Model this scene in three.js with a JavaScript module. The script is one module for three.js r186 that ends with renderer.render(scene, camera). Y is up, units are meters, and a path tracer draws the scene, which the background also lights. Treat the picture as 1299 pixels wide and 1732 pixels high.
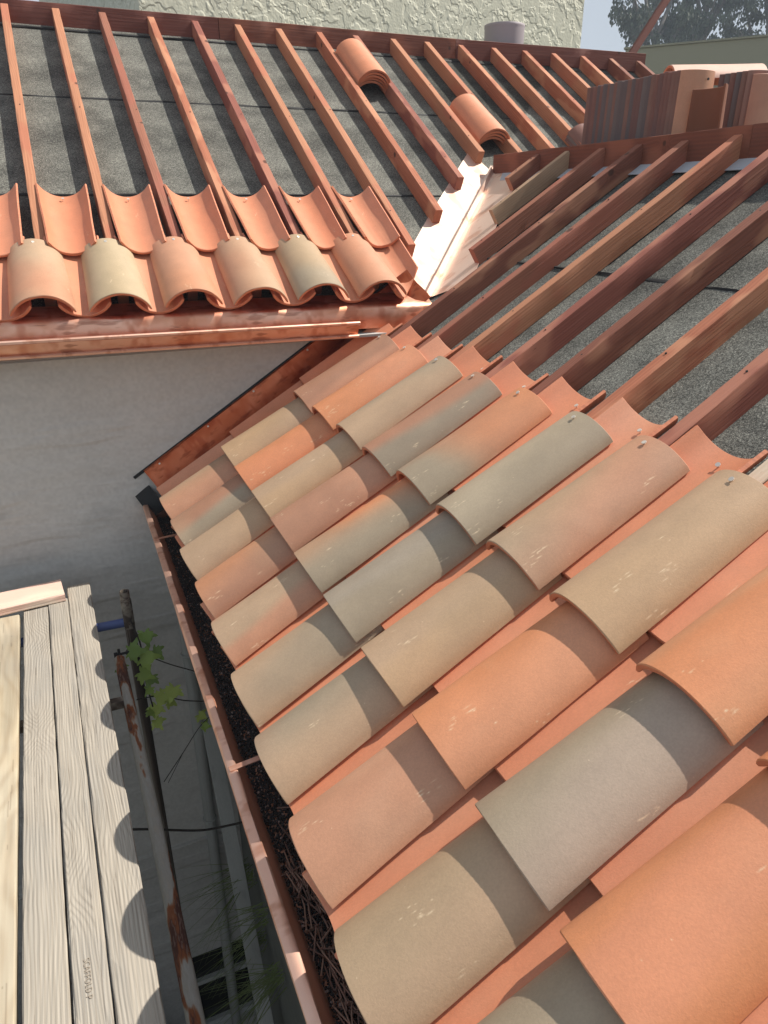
import * as THREE from 'three';
import { TextGeometry } from 'three/addons/geometries/TextGeometry.js';
import { FontLoader } from 'three/addons/loaders/FontLoader.js';
import { mergeGeometries, toCreasedNormals, mergeVertices } from 'three/addons/utils/BufferGeometryUtils.js';

// ---------------------------------------------------------------- camera, sky, sun, exposure
const CY = 6;                                     // eye height above the yard
const scene = new THREE.Scene();
const camera = new THREE.PerspectiveCamera(71.26, 0.75, 0.05, 400);
const PITCH = 0.4107, YAW = 0.4099;
camera.position.set(0, CY, 0);
camera.lookAt(Math.sin(YAW) * Math.cos(PITCH), CY - Math.sin(PITCH), -Math.cos(YAW) * Math.cos(PITCH));
scene.add(camera);
const SUN = new THREE.Vector3(0.64, 0.765, 0.03).normalize();
const EXPOSURE = 1.26;
{
  const w = 256, h = 128, d = new Float32Array(w * h * 4);
  for (let j = 0; j < h; j++) for (let i = 0; i < w; i++) {
    const el = ((j + 0.5) / h - 0.5) * Math.PI, az = ((i + 0.5) / w - 0.5) * 2 * Math.PI;
    const dir = new THREE.Vector3(Math.cos(el) * Math.cos(az), Math.sin(el), Math.cos(el) * Math.sin(az));
    const t = Math.pow(Math.max(0, Math.sin(el)), 0.6);
    const g = 0.22 * Math.exp(-Math.acos(Math.min(1, dir.dot(SUN))) * 2.2);       // thin bright haze round the sun
    let c = [0.54 * (1 - t) + 0.27 * t + g, 0.60 * (1 - t) + 0.31 * t + g, 0.665 * (1 - t) + 0.38 * t + g * 0.95];
    if (el < 0) c = [0.18, 0.17, 0.155];
    const k = (j * w + i) * 4; d[k] = c[0]; d[k + 1] = c[1]; d[k + 2] = c[2]; d[k + 3] = 1;
  }
  const sky = new THREE.DataTexture(d, w, h, THREE.RGBAFormat, THREE.FloatType);
  sky.mapping = THREE.EquirectangularReflectionMapping; sky.magFilter = THREE.LinearFilter; sky.minFilter = THREE.LinearFilter;
  sky.wrapS = THREE.RepeatWrapping; sky.needsUpdate = true;
  scene.background = sky; scene.environment = sky;
}
const sun = new THREE.DirectionalLight(new THREE.Color(1.0, 0.94, 0.86), 4.8);
sun.position.set(1.5, 4, -2).addScaledVector(SUN, 40); sun.target.position.set(1.5, 4, -2);
sun.castShadow = true; sun.shadow.radius = 1; sun.shadow.mapSize.set(4096, 4096); sun.shadow.bias = -0.0004;
Object.assign(sun.shadow.camera, { left: -14, right: 14, top: 14, bottom: -14, near: 1, far: 110 });
scene.add(sun, sun.target);
const renderer = new THREE.WebGLRenderer({ antialias: true });
renderer.toneMapping = THREE.LinearToneMapping;
renderer.toneMappingExposure = EXPOSURE;
renderer.shadowMap.enabled = true;
renderer.setSize(768, 1024);

// ---------------------------------------------------------------- small tools
let seed = 12345;
const rnd = () => { seed = (seed * 1664525 + 1013904223) >>> 0; return seed / 4294967296; };
const rr = (a, b) => a + (b - a) * rnd();
const hash = (x, y, s) => { let h = (x * 374761393 + y * 668265263 + s * 974711) | 0; h = Math.imul(h ^ (h >>> 13), 1274126177); h ^= h >>> 16; return (h >>> 0) / 4294967296; };
const sm = t => t * t * (3 - 2 * t);
function vn(x, y, s = 0, px = 0, py = 0) {                 // value noise, periodic when px / py are given
  const xi = Math.floor(x), yi = Math.floor(y), fx = sm(x - xi), fy = sm(y - yi);
  const wx = v => px ? ((v % px) + px) % px : v, wy = v => py ? ((v % py) + py) % py : v;
  const a = hash(wx(xi), wy(yi), s), b = hash(wx(xi + 1), wy(yi), s), c = hash(wx(xi), wy(yi + 1), s), d = hash(wx(xi + 1), wy(yi + 1), s);
  return a + (b - a) * fx + (c - a) * fy + (a - b - c + d) * fx * fy;
}
const fbm = (x, y, s, n = 3, px = 0, py = 0) => { let v = 0, a = 0.5, t = 0; for (let i = 0; i < n; i++) { v += a * vn(x, y, s + i * 17, px, py); t += a; a *= 0.5; x *= 2; y *= 2; px *= 2; py *= 2; } return v / t; };
const clamp = (v, a = 0, b = 1) => Math.min(b, Math.max(a, v));
const ss = (a, b, v) => sm(clamp((v - a) / (b - a)));
const mix = (a, b, t) => [a[0] + (b[0] - a[0]) * t, a[1] + (b[1] - a[1]) * t, a[2] + (b[2] - a[2]) * t];
function tex(w, h, fn, { srgb = true, repeat = null } = {}) {          // fn(u, v) -> [r, g, b] 0..255
  const d = new Uint8Array(w * h * 4);
  for (let j = 0; j < h; j++) for (let i = 0; i < w; i++) {
    const c = fn((i + 0.5) / w, (j + 0.5) / h, i, j), k = (j * w + i) * 4;
    d[k] = clamp(c[0], 0, 255); d[k + 1] = clamp(c[1], 0, 255); d[k + 2] = clamp(c[2], 0, 255); d[k + 3] = 255;
  }
  const t = new THREE.DataTexture(d, w, h); t.magFilter = THREE.LinearFilter; t.minFilter = THREE.LinearMipmapLinearFilter; t.generateMipmaps = true;
  t.wrapS = t.wrapT = THREE.RepeatWrapping; if (srgb) t.colorSpace = THREE.SRGBColorSpace; if (repeat) t.repeat.set(...repeat);
  t.needsUpdate = true; return t;
}
const rep = (t, a, b) => { const c = t.clone(); c.repeat.set(a, b); c.needsUpdate = true; return c; };
const mat = (o) => new THREE.MeshStandardMaterial({ roughness: 0.85, side: THREE.DoubleSide, ...o });

const used = new Map();
const numbered = n => { const k = used.get(n) || 0; used.set(n, k + 1); return k ? n + '_' + String(k).padStart(3, '0') : n; };
const V = (x, y, z) => new THREE.Vector3(x, y, z);
function thing(name, label, category, [x, y, z], group, kind) {
  const o = new THREE.Group(); o.name = numbered(name); o.position.set(x, y, z); o.updateMatrixWorld(true);
  o.userData = { label, category }; if (group) o.userData.group = group; if (kind) o.userData.kind = kind;
  scene.add(o); return o;
}
function shadow(m) { m.castShadow = true; m.receiveShadow = true; return m; }
// mesh of a part, placed by its world matrix
function part(parent, name, geo, material, M = null) {
  const m = shadow(new THREE.Mesh(geo, material)); m.name = name;
  parent.updateMatrixWorld(true);
  const W = M ? M.clone() : new THREE.Matrix4();
  W.premultiply(parent.matrixWorld.clone().invert()); W.decompose(m.position, m.quaternion, m.scale);
  parent.add(m); m.updateMatrixWorld(true); return m;
}
function solo(name, geo, material, M, label, category, group, kind) {
  const m = shadow(new THREE.Mesh(geo, material)); m.name = numbered(name);
  if (M) M.decompose(m.position, m.quaternion, m.scale);
  if (kind === 'structure') m.userData = { kind }; else { m.userData = { label, category }; if (group) m.userData.group = group; if (kind) m.userData.kind = kind; }
  scene.add(m); return m;
}
// roof frames: X along the eave (right when looking up the slope), Y normal, Z down the slope; y=0 is the top of the battens
const AL = 0.5363, BE = 0.5641, SA = 0.3136, SB = 0.30, BH = 0.094, BW = 0.047;
const oA = V(-0.053, 1.2 + CY, -6.206), oB = V(1.3866, -0.634 + CY, -3.2047);
const FA = new THREE.Matrix4().makeBasis(V(1, 0, 0), V(0, Math.cos(AL), Math.sin(AL)), V(0, -Math.sin(AL), Math.cos(AL))).setPosition(oA);
const FB = new THREE.Matrix4().makeBasis(V(0, 0, 1), V(-Math.sin(BE), Math.cos(BE), 0), V(-Math.cos(BE), -Math.sin(BE), 0)).setPosition(oB);
const loc = (u, n, v, rx = 0, ry = 0, rz = 0) => new THREE.Matrix4().compose(V(u, n, -v), new THREE.Quaternion().setFromEuler(new THREE.Euler(rx, ry, rz)), V(1, 1, 1));
const at = (F, u, n, v, rx, ry, rz) => F.clone().multiply(loc(u, n, v, rx, ry, rz));
const wm = (x, y, z, rx = 0, ry = 0, rz = 0) => new THREE.Matrix4().compose(V(x, y + CY, z), new THREE.Quaternion().setFromEuler(new THREE.Euler(rx, ry, rz)), V(1, 1, 1));

// geometry from a polygon in plan (a, b) with thickness, top face at y = 0: a -> x, b -> -z
function slabGeo(poly, th, uvs = 1) {
  const s = new THREE.Shape(poly.map(p => new THREE.Vector2(p[0], p[1])));
  const g = new THREE.ExtrudeGeometry(s, { depth: th, bevelEnabled: false });
  g.rotateX(-Math.PI / 2); g.translate(0, -th, 0);
  const P = g.attributes.position, U = g.attributes.uv;
  for (let i = 0; i < P.count; i++) U.setXY(i, P.getX(i) * uvs, -P.getZ(i) * uvs);
  return g;
}
function clip(poly, a, b, c) {                       // keep a*x + b*y + c >= 0
  const out = [];
  poly.forEach((p, i) => {
    const q = poly[(i + 1) % poly.length], dp = a * p[0] + b * p[1] + c, dq = a * q[0] + b * q[1] + c;
    if (dp >= 0) out.push(p);
    if (dp * dq < 0) { const t = dp / (dp - dq); out.push([p[0] + (q[0] - p[0]) * t, p[1] + (q[1] - p[1]) * t]); }
  });
  return out;
}
// profile (a, b) swept along x from x0 to x1: a -> z, b -> y; open sheet with thickness
function sheetGeo(profile, x0, x1, th = 0.0012, nx = 24, wob = 0.0006, s0 = 1, scale = 1) {
  const pts = profile, n = pts.length, pos = [], uv = [], idx = [];
  const nor = pts.map((p, i) => { const a = pts[Math.max(0, i - 1)], b = pts[Math.min(n - 1, i + 1)]; const dx = b[0] - a[0], dy = b[1] - a[1], l = Math.hypot(dx, dy) || 1; return [-dy / l, dx / l]; });
  const len = [0]; for (let i = 1; i < n; i++) len.push(len[i - 1] + Math.hypot(pts[i][0] - pts[i - 1][0], pts[i][1] - pts[i - 1][1]));
  for (let side = 0; side < 2; side++) for (let k = 0; k <= nx; k++) for (let i = 0; i < n; i++) {
    const x = x0 + (x1 - x0) * k / nx, w = (vn(x * 6 * scale, i * 3.1, s0) - 0.5) * 2 * wob + (vn(x * 1.7 * scale, i * 0.7, s0 + 9) - 0.5) * 3 * wob;
    pos.push(x, pts[i][1] + nor[i][1] * (side * th + w), pts[i][0] + nor[i][0] * (side * th + w)); uv.push(x, len[i]);
  }
  const id = (s, k, i) => (s * (nx + 1) + k) * n + i;
  for (let s = 0; s < 2; s++) for (let k = 0; k < nx; k++) for (let i = 0; i < n - 1; i++) idx.push(id(s, k, i), id(s, k + 1, i), id(s, k + 1, i + 1), id(s, k, i), id(s, k + 1, i + 1), id(s, k, i + 1));
  for (let k = 0; k < nx; k++) for (const i of [0, n - 1]) idx.push(id(0, k, i), id(1, k, i), id(1, k + 1, i), id(0, k, i), id(1, k + 1, i), id(0, k + 1, i));
  for (const k of [0, nx]) for (let i = 0; i < n - 1; i++) idx.push(id(0, k, i), id(0, k, i + 1), id(1, k, i + 1), id(0, k, i), id(1, k, i + 1), id(1, k, i));
  const g = new THREE.BufferGeometry(); g.setAttribute('position', new THREE.Float32BufferAttribute(pos, 3)); g.setAttribute('uv', new THREE.Float32BufferAttribute(uv, 2)); g.setIndex(idx);
  return toCreasedNormals(g, 0.7);
}
// sawn timber along z (0 .. -len), section w x h, top face centred on y = 0; slight bow, waney edges
let bs = 1;
function timberGeo(len, w, h, { cut = 0, ch = 0.0025, wob = 0.0009, bow = 0.002, seg = 0.06, uvL = 1.6, uvW = 0.32 } = {}) {
  const s = ++bs, prof = [[-w / 2 + ch, 0], [-w / 6, 0], [w / 6, 0], [w / 2 - ch, 0], [w / 2, -ch], [w / 2, -h / 2], [w / 2, -h + ch], [w / 2 - ch, -h], [-w / 2 + ch, -h], [-w / 2, -h + ch], [-w / 2, -h / 2], [-w / 2, -ch]];
  const n = prof.length, m = Math.max(3, Math.round(len / seg)), pos = [], uv = [], idx = [], per = [0];
  for (let i = 1; i <= n; i++) per.push(per[i - 1] + Math.hypot(prof[i % n][0] - prof[i - 1][0], prof[i % n][1] - prof[i - 1][1]));
  const u0 = rnd(), v0 = rnd();
  for (let k = 0; k <= m; k++) for (let i = 0; i <= n; i++) {
    const q = prof[i % n], z = -len * k / m, e = (vn(z * 14, (i % n) * 5.3, s) - 0.5) * 2 * wob;
    const bx = (vn(z * 0.8, 1, s + 3) - 0.5) * 2 * bow, by = (vn(z * 0.8, 7, s + 5) - 0.5) * bow;
    const zz = z + (k === 0 ? -cut * q[1] : 0);
    pos.push(q[0] + bx + Math.sign(q[0]) * e, q[1] + by + (q[1] > -h / 2 ? e * 0.6 : 0), zz); uv.push(u0 + per[i] / uvW, v0 + z / uvL);
  }
  for (let k = 0; k < m; k++) for (let i = 0; i < n; i++) { const a = k * (n + 1) + i, b = a + 1, c = a + n + 1, d = c + 1; idx.push(a, c, b, b, c, d); }
  for (const k of [0, m]) { const c = pos.length / 3, base = k * (n + 1); for (let i = 0; i < n; i++) { pos.push(pos[(base + i) * 3], pos[(base + i) * 3 + 1], pos[(base + i) * 3 + 2]); uv.push(u0 + prof[i][0] * 0.4, v0 + prof[i][1] * 0.08); } for (let i = 1; i < n - 1; i++) idx.push(c, c + i, c + i + 1); }
  const g = new THREE.BufferGeometry(); g.setAttribute('position', new THREE.Float32BufferAttribute(pos, 3)); g.setAttribute('uv', new THREE.Float32BufferAttribute(uv, 2)); g.setIndex(idx);
  return toCreasedNormals(g, 0.6);
}
// barrel tile: lower end at z = 0, upper end at z = -L, chord (edges) at y = 0, crown up (sign = 1) or trough down (sign = -1)
function tileGeo({ L = 0.52, w0 = 0.257, r0 = 0.078, w1 = 0.228, r1 = 0.069, th = 0.015, sign = 1, NA = 22, NL = 12, s = 1, cutU = null }) {
  const pos = [], uv = [], idx = []; const ZS = [0, 0.002]; for (let k = 1; k < NL; k++) ZS.push(0.002 + (L - 0.004) * k / NL); ZS.push(L - 0.002, L);
  const n = NA + 1, ring = 2 * n, nk = ZS.length, warp = (hash(s, 3, 1) - 0.5) * 0.006;
  ZS.forEach((z, k) => {
    const t = z / L, w = w0 + (w1 - w0) * t, r = r0 + (r1 - r0) * t, R = (w * w / 4 + r * r) / (2 * r), a0 = Math.asin(Math.min(1, w / 2 / R)), cy = r - R, b = (k === 0 || k === nk - 1) ? 0.0025 : 0;
    const tw = warp * (t - 0.5) * 2;
    for (let side = 0; side < 2; side++) for (let i = 0; i < n; i++) {
      const f = i / NA, ed = (i === 0 || i === NA) ? 0.0022 : 0; let a = -a0 + 2 * a0 * f;
      const rad = side === 0 ? R - b - ed : R - th + b + ed;
      const e = (vn(f * 3, t * 3, s) - 0.5) * 0.003;
      let x = (rad + e) * Math.sin(a), y = (rad + e) * Math.cos(a) + cy;
      if (cutU) { const lim = cutU(z); if (x > lim) { const aa = Math.asin(clamp(lim / (rad + e), -1, 1)); x = lim; y = (rad + e) * Math.cos(aa) + cy; } }
      const zz = z + (k === 0 ? (vn(f * 7, 2, s + 5) - 0.5) * 0.0024 : 0);
      pos.push(x, sign * y + tw * x * 3, -zz);
      uv.push(side === (sign > 0 ? 0 : 1) ? 0.02 + 0.76 * f : 0.84 + 0.14 * f, t);
    }
  });
  const id = (k, sd, i) => k * ring + sd * n + i;
  for (let k = 0; k < nk - 1; k++) {
    for (let sd = 0; sd < 2; sd++) for (let i = 0; i < NA; i++) { const a = id(k, sd, i), b = id(k, sd, i + 1), c = id(k + 1, sd, i), d = id(k + 1, sd, i + 1); idx.push(a, b, c, b, d, c); }
  }
  const dupe = (a) => { pos.push(pos[a * 3], pos[a * 3 + 1], pos[a * 3 + 2]); uv.push(0.9, uv[a * 2 + 1]); return pos.length / 3 - 1; };
  for (const k of [0, nk - 1]) { const o = [], q = []; for (let i = 0; i < n; i++) { o.push(dupe(id(k, 0, i))); q.push(dupe(id(k, 1, i))); } for (let i = 0; i < NA; i++) idx.push(o[i], o[i + 1], q[i], o[i + 1], q[i + 1], q[i]); }
  for (const i of [0, NA]) { const o = [], q = []; for (let k = 0; k < nk; k++) { o.push(dupe(id(k, 0, i))); q.push(dupe(id(k, 1, i))); } for (let k = 0; k < nk - 1; k++) idx.push(o[k], o[k + 1], q[k], o[k + 1], q[k + 1], q[k]); }
  const g = new THREE.BufferGeometry(); g.setAttribute('position', new THREE.Float32BufferAttribute(pos, 3)); g.setAttribute('uv', new THREE.Float32BufferAttribute(uv, 2)); g.setIndex(idx);
  return toCreasedNormals(g, 0.42);
}

// ---------------------------------------------------------------- materials
const TAN = [184, 154, 125], GRAY = [160, 144, 122], ORANGE = [211, 140, 98], PINK = [196, 144, 114], GOLD = [188, 155, 121], BROWN = [174, 128, 102], CLAY = [211, 136, 101], OLIVE = [172, 147, 118];
const grainT = tex(512, 512, (u, v) => { const n = fbm(u * 90, v * 90, 5, 2, 90, 90) * 0.7 + vn(u * 220, v * 220, 8, 220, 220) * 0.3; return [n * 255, n * 255, n * 255]; }, { srgb: false });
const clayBump = rep(grainT, 1.6, 2.2);
let ts = 0;
// flashed clay: a kiln blend of two or three bodies, with chips and rub marks
function clayTex(cols, { w = 256, h = 384, marks = 1, dir = 0 } = {}) {
  const s = ++ts * 31 + 7, A = cols[0], B = cols[1] || cols[0], C = cols[2] || B, ph = hash(s, 1, 2), mk = [];
  const nm = Math.round(marks * (1.5 + hash(s, 5, 5) * 3));
  for (let i = 0; i < nm; i++) {                         // clusters of rub marks, mostly low on the near flank
    const cu = 0.3 + 0.68 * Math.pow(hash(s, i, 11), 0.6), cv = 0.03 + 0.8 * Math.pow(hash(s, i, 12), 1.7), k = 2 + Math.floor(hash(s, i, 13) * 7);
    for (let j = 0; j < k; j++) mk.push([cu + (hash(s, i * 20 + j, 14) - 0.5) * 0.07, cv + (hash(s, i * 20 + j, 15) - 0.5) * 0.10, 0.0022 + hash(s, i * 20 + j, 16) * 0.0026, 0.006 + hash(s, i * 20 + j, 17) * 0.022, hash(s, i * 20 + j, 18)]);
  }
  for (let i = 0; i < 5 * marks; i++) mk.push([hash(s, i, 21), hash(s, i, 22), 0.004, 0.003, 0.3 + hash(s, i, 23) * 0.4]);
  return tex(w, h, (u, v) => {
    if (u > 0.81) { const n = fbm(u * 60, v * 90, s, 3); return [CLAY[0] * (0.86 + n * 0.22), CLAY[1] * (0.82 + n * 0.24), CLAY[2] * (0.8 + n * 0.24)]; }
    const x = u / 0.8, wx = x + (fbm(x * 1.6, v * 1.1, s, 2) - 0.5) * 0.45, wv = v + (fbm(x * 1.8, v * 1.8, s + 40, 2) - 0.5) * 0.5;
    let t = dir === 0 ? ss(0.30, 0.78, wx + (wv - 0.5) * (ph - 0.5) * 1.2) : dir === 1 ? ss(0.2, 0.75, wv) : ss(0.35, 0.7, 1 - Math.abs(wx - 0.5) * 2);
    let c = mix(A, B, t); c = mix(c, C, ss(0.5, 0.85, fbm(x * 1.4, v * 1.8, s + 80, 2)) * 0.5);
    const m = 0.965 + fbm(x * 7, v * 9, s + 3, 3) * 0.07 + (vn(x * 110, v * 170, s) - 0.5) * 0.05; c = [c[0] * m, c[1] * m, c[2] * (m - 0.008)];
    const pale = ss(0.6, 0.85, fbm(x * 4, v * 5, s + 120, 3)) * 0.05; c = mix(c, [214, 196, 172], pale);
    for (const q of mk) { const du = Math.abs(x - q[0] - (v - q[1]) * 0.12) / q[2], dv = Math.abs(v - q[1]) / q[3]; if (du < 1.6 && dv < 1) { const k = (1 - dv) * clamp(1.6 - du) * (0.4 + 0.6 * vn(u * 260, v * 330, s)); c = mix(c, [236, 214, 178], clamp(k * 1.1) * (0.45 + 0.5 * q[4])); } }
    return c;
  });
}
const clayMat = (map) => mat({ map, bumpMap: clayBump, bumpScale: 0.00022, roughness: 0.55 });
const panMats = [[CLAY, [216, 146, 112]], [[206, 134, 99], CLAY], [[214, 150, 118], [206, 136, 103]], [CLAY, [205, 141, 110], [216, 150, 116]]].map(c => clayMat(clayTex(c, { w: 192, h: 256, marks: 0.35 })));
const stackMats = [[BROWN, PINK], [PINK, [176, 120, 98]], [[150, 112, 98], GRAY], [[166, 110, 90], BROWN], [[130, 120, 116], BROWN], [[186, 132, 108], PINK]].map(c => clayMat(clayTex(c, { w: 128, h: 192, marks: 0.3 })));
// redwood battens: grain runs along v
function woodTex(base, dark, { w = 192, h = 768, rings = 26, fleck = 0.3, patch = null, knots = 2, s = 1, contrast = 0.5, crack = 0 } = {}) {
  const kn = []; for (let i = 0; i < knots; i++) kn.push([hash(s, i, 3), hash(s, i, 4), 0.045 + hash(s, i, 5) * 0.04]);
  return tex(w, h, (u, v) => {
    let x = u + (fbm(u * 2, v * 3, s, 2, 2, 3) - 0.5) * 0.18, k = 0;
    for (const q of kn) { let du = u - q[0]; du -= Math.round(du); let dv = v - q[1]; dv -= Math.round(dv); const d = Math.hypot(du, dv * 4.2) / q[2]; if (d < 3) { x += Math.exp(-d * d * 0.5) * 0.12 * Math.sign(du || 1); k = Math.max(k, ss(0.75, 0.35, d)); } }
    const g = 0.5 + 0.5 * Math.sin(x * rings * 6.283 + fbm(u * 3, v * 2, s + 9, 2, 3, 2) * 9);
    const fine = fbm(u * 60, v * 9, s + 2, 3, 60, 9), m = clamp(contrast * (0.55 * g + 0.7 * fine) + (1 - contrast) * 0.3);
    let c = mix(base, dark, m * 0.75);
    if (patch) c = mix(c, patch, ss(0.5, 0.68, fbm(u * 3, v * 7, s + 33, 3, 3, 7)) * 0.75);
    const f = vn(u * 90, v * 60, s + 4, 90, 60); if (f > 1 - fleck * 0.12) c = mix(c, dark, 0.5);
    if (crack) { const q = Math.abs(((u * 3 + fbm(u * 2, v * 3, s + 50, 2, 2, 3) * 0.5) % 1) - 0.5); if (q < 0.012 && vn(u * 3, v * 5, s + 60, 3, 5) > 0.62) c = mix(c, [60, 52, 44], crack); }
    c = mix(c, [62, 36, 24], k * 0.7);
    return c;
  });
}
const woodBump = tex(256, 512, (u, v) => { const n = fbm(u * 70, v * 6, 3, 3, 70, 6); return [n * 255, n * 255, n * 255]; }, { srgb: false });
const RW = [
  woodTex([196, 126, 92], [134, 70, 50], { s: 11, patch: [206, 148, 112] }),
  woodTex([176, 116, 90], [112, 64, 48], { s: 12, patch: [162, 96, 76] }),
  woodTex([164, 98, 80], [108, 56, 46], { s: 13, patch: [186, 126, 100] }),
  woodTex([204, 146, 110], [150, 90, 62], { s: 14, patch: [184, 112, 84] }),
  woodTex([150, 92, 70], [96, 54, 42], { s: 15, patch: [182, 130, 100], knots: 3 }),
].map(m => mat({ map: m, bumpMap: woodBump, bumpScale: 0.0012, roughness: 0.8 }));
const ridgeM = [woodTex([128, 72, 56], [88, 46, 37], { s: 21, knots: 3, patch: [114, 64, 52] }), woodTex([136, 78, 56], [86, 47, 34], { s: 22, knots: 4, patch: [150, 92, 68] })].map(m => mat({ map: m, bumpMap: woodBump, bumpScale: 0.001, roughness: 0.75 }));
const greyWood = mat({ map: woodTex([188, 158, 128], [140, 108, 82], { s: 32, contrast: 0.4 }), roughness: 0.8 });
const paleWood = mat({ map: woodTex([226, 208, 184], [180, 150, 122], { s: 31, contrast: 0.3 }), roughness: 0.8 });
// roll roofing with mineral granules
const feltT = tex(1024, 1024, (u, v, i, j) => {
  const g = hash(i, j, 3) * 0.6 + hash(i >> 1, j >> 1, 4) * 0.4, c = fbm(u * 8, v * 8, 6, 3, 8, 8), b = fbm(u * 3, v * 3, 16, 2, 3, 3);
  const g2 = hash(i >> 2, j >> 2, 14), g3 = hash(i >> 3, j >> 3, 15);
  let l = 60 + 70 * g + (g2 - 0.5) * 54 + (g3 - 0.5) * 34 + (c - 0.5) * 40 + (b - 0.5) * 34; if (hash(i >> 1, j >> 1, 9) > 0.96) l += 62;
  return [l * 1.0, l * 1.0, l * 0.93];
});
const feltB = tex(512, 512, (u, v, i, j) => { const n = hash(i, j, 13) * 255; return [n, n, n]; }, { srgb: false });
const feltM = [0, 1, 2].map(k => { const m = mat({ map: rep(feltT, 1.3, 1.3), bumpMap: rep(feltB, 2.2, 2.2), bumpScale: 0.0012, roughness: 0.95 }); m.color.setScalar([1.12, 1.05, 1.16][k]); return m; });
// copper
const cuT = tex(512, 512, (u, v) => {
  const a = fbm(u * 5, v * 5, 71, 4, 5, 5), b = fbm(u * 14, v * 6, 72, 3, 14, 6), s = ss(0.62, 0.8, fbm(u * 9, v * 22, 73, 3, 9, 22));
  let c = mix([240, 190, 164], [222, 158, 126], ss(0.35, 0.7, a)); c = mix(c, [190, 116, 88], ss(0.55, 0.8, b) * 0.5); c = mix(c, [120, 66, 50], s * 0.35); return c;
});
const cuR = tex(256, 256, (u, v) => { const n = 95 + 110 * fbm(u * 6, v * 6, 81, 4, 6, 6); return [n, n, n]; }, { srgb: false });
const cuB = tex(256, 256, (u, v) => { const n = 255 * fbm(u * 4, v * 4, 91, 3, 4, 4); return [n, n, n]; }, { srgb: false });
const copper = mat({ map: rep(cuT, 1.2, 2.4), roughnessMap: rep(cuR, 1.5, 1.5), roughness: 0.72, metalness: 1, bumpMap: rep(cuB, 1.4, 1.4), bumpScale: 0.002 });
const cuN = tex(256, 256, (u, v) => { const a = fbm(u * 6, v * 6, 171, 4, 6, 6), b = ss(0.6, 0.8, fbm(u * 20, v * 9, 172, 3, 20, 9)); return mix(mix([244, 208, 188], [230, 184, 160], a), [190, 130, 104], b * 0.5); });
const copperNew = mat({ map: rep(cuN, 1.6, 1.6), roughness: 0.55, metalness: 1, bumpMap: rep(cuB, 1.1, 1.1), bumpScale: 0.002 });
const copperDark = mat({ color: 0xd09a80, map: rep(cuT, 1.6, 1.6), roughnessMap: rep(cuR, 2, 2), roughness: 0.7, metalness: 1, bumpMap: rep(cuB, 3, 3), bumpScale: 0.003 });
const cuM = tex(256, 256, (u, v) => { const a = fbm(u * 6, v * 6, 271, 4, 6, 6), b = ss(0.6, 0.8, fbm(u * 20, v * 9, 272, 3, 20, 9)); return mix(mix([246, 226, 212], [236, 206, 188], a), [206, 156, 132], b * 0.5); });
const copperMatte = mat({ map: rep(cuM, 0.9, 0.9), roughness: 0.55, metalness: 0.85, bumpMap: rep(cuB, 0.8, 0.8), bumpScale: 0.0015 });
const copperAged = mat({ color: new THREE.Color().setRGB(0.72, 0.36, 0.23), roughness: 0.5, metalness: 0.6, bumpMap: rep(cuB, 2, 2), bumpScale: 0.002 });
const nailM = mat({ color: 0xe0d8cc, metalness: 0.45, roughness: 0.4 });
const black = mat({ color: 0x1c1c1c, roughness: 0.7 });
// walls
const wallB = tex(512, 512, (u, v) => { const n = 0.55 * fbm(u * 5, v * 26, 41, 4, 5, 26) + 0.3 * ss(0.55, 0.75, fbm(u * 3, v * 18, 47, 3, 3, 18)) + 0.15 * fbm(u * 40, v * 40, 43, 2, 40, 40); return [n * 255, n * 255, n * 255]; }, { srgb: false });
const wallC = tex(512, 512, (u, v) => { const a = fbm(u * 4, v * 5, 44, 4, 4, 5), d = ss(0.66, 0.8, fbm(u * 7, v * 18, 45, 3, 7, 18)); const l = 194 + (a - 0.5) * 22 - d * 10 + (vn(u * 160, v * 160, 48, 160, 160) - 0.5) * 12; return [l, l * 0.995, l * 0.97]; });
const greyWall = mat({ map: rep(wallC, 0.5, 0.5), bumpMap: rep(wallB, 0.55, 0.55), bumpScale: 0.016, roughness: 0.65 });
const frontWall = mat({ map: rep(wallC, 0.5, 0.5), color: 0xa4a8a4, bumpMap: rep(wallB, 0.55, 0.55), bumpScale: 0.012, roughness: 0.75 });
const stuccoB = tex(1024, 512, (u, v) => {
  const wx = u * 26 + 1.6 * fbm(u * 14, v * 7, 51, 2, 14, 7), wy = v * 13 + 1.6 * fbm(u * 14, v * 7, 52, 2, 14, 7);
  const r1 = fbm(wx, wy * 1.0, 53, 3, 26, 13), r2 = fbm(wx * 1.7 + 3, wy * 0.8, 54, 3);
  const n = 0.55 * ss(0.42, 0.56, r1) * (0.6 + 0.4 * r2) + 0.35 * ss(0.5, 0.6, fbm(u * 52, v * 26, 57, 3, 52, 26)) * ss(0.4, 0.6, vn(u * 12, v * 6, 58, 12, 6)) + 0.1 * vn(u * 200, v * 100, 56, 200, 100); return [n * 255, n * 255, n * 255];
}, { srgb: false });
const stucco = mat({ color: 0xd8d6c0, bumpMap: rep(stuccoB, 0.45, 0.9), bumpScale: 0.012, roughness: 0.8 });

// ---------------------------------------------------------------- ground
{
  const soil = tex(512, 512, (u, v) => { const a = fbm(u * 9, v * 9, 61, 4, 9, 9), b = vn(u * 120, v * 120, 62, 120, 120); const l = 62 + a * 60 + b * 26; return [l, l * 0.84, l * 0.68]; });
  const g = new THREE.PlaneGeometry(400, 400, 1, 1); g.rotateX(-Math.PI / 2); const U = g.attributes.uv; for (let i = 0; i < U.count; i++) U.setXY(i, U.getX(i) * 250, U.getY(i) * 250);
  solo('ground', g, mat({ map: soil, roughness: 1 }), new THREE.Matrix4(), '', '', null, 'structure');
}

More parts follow.
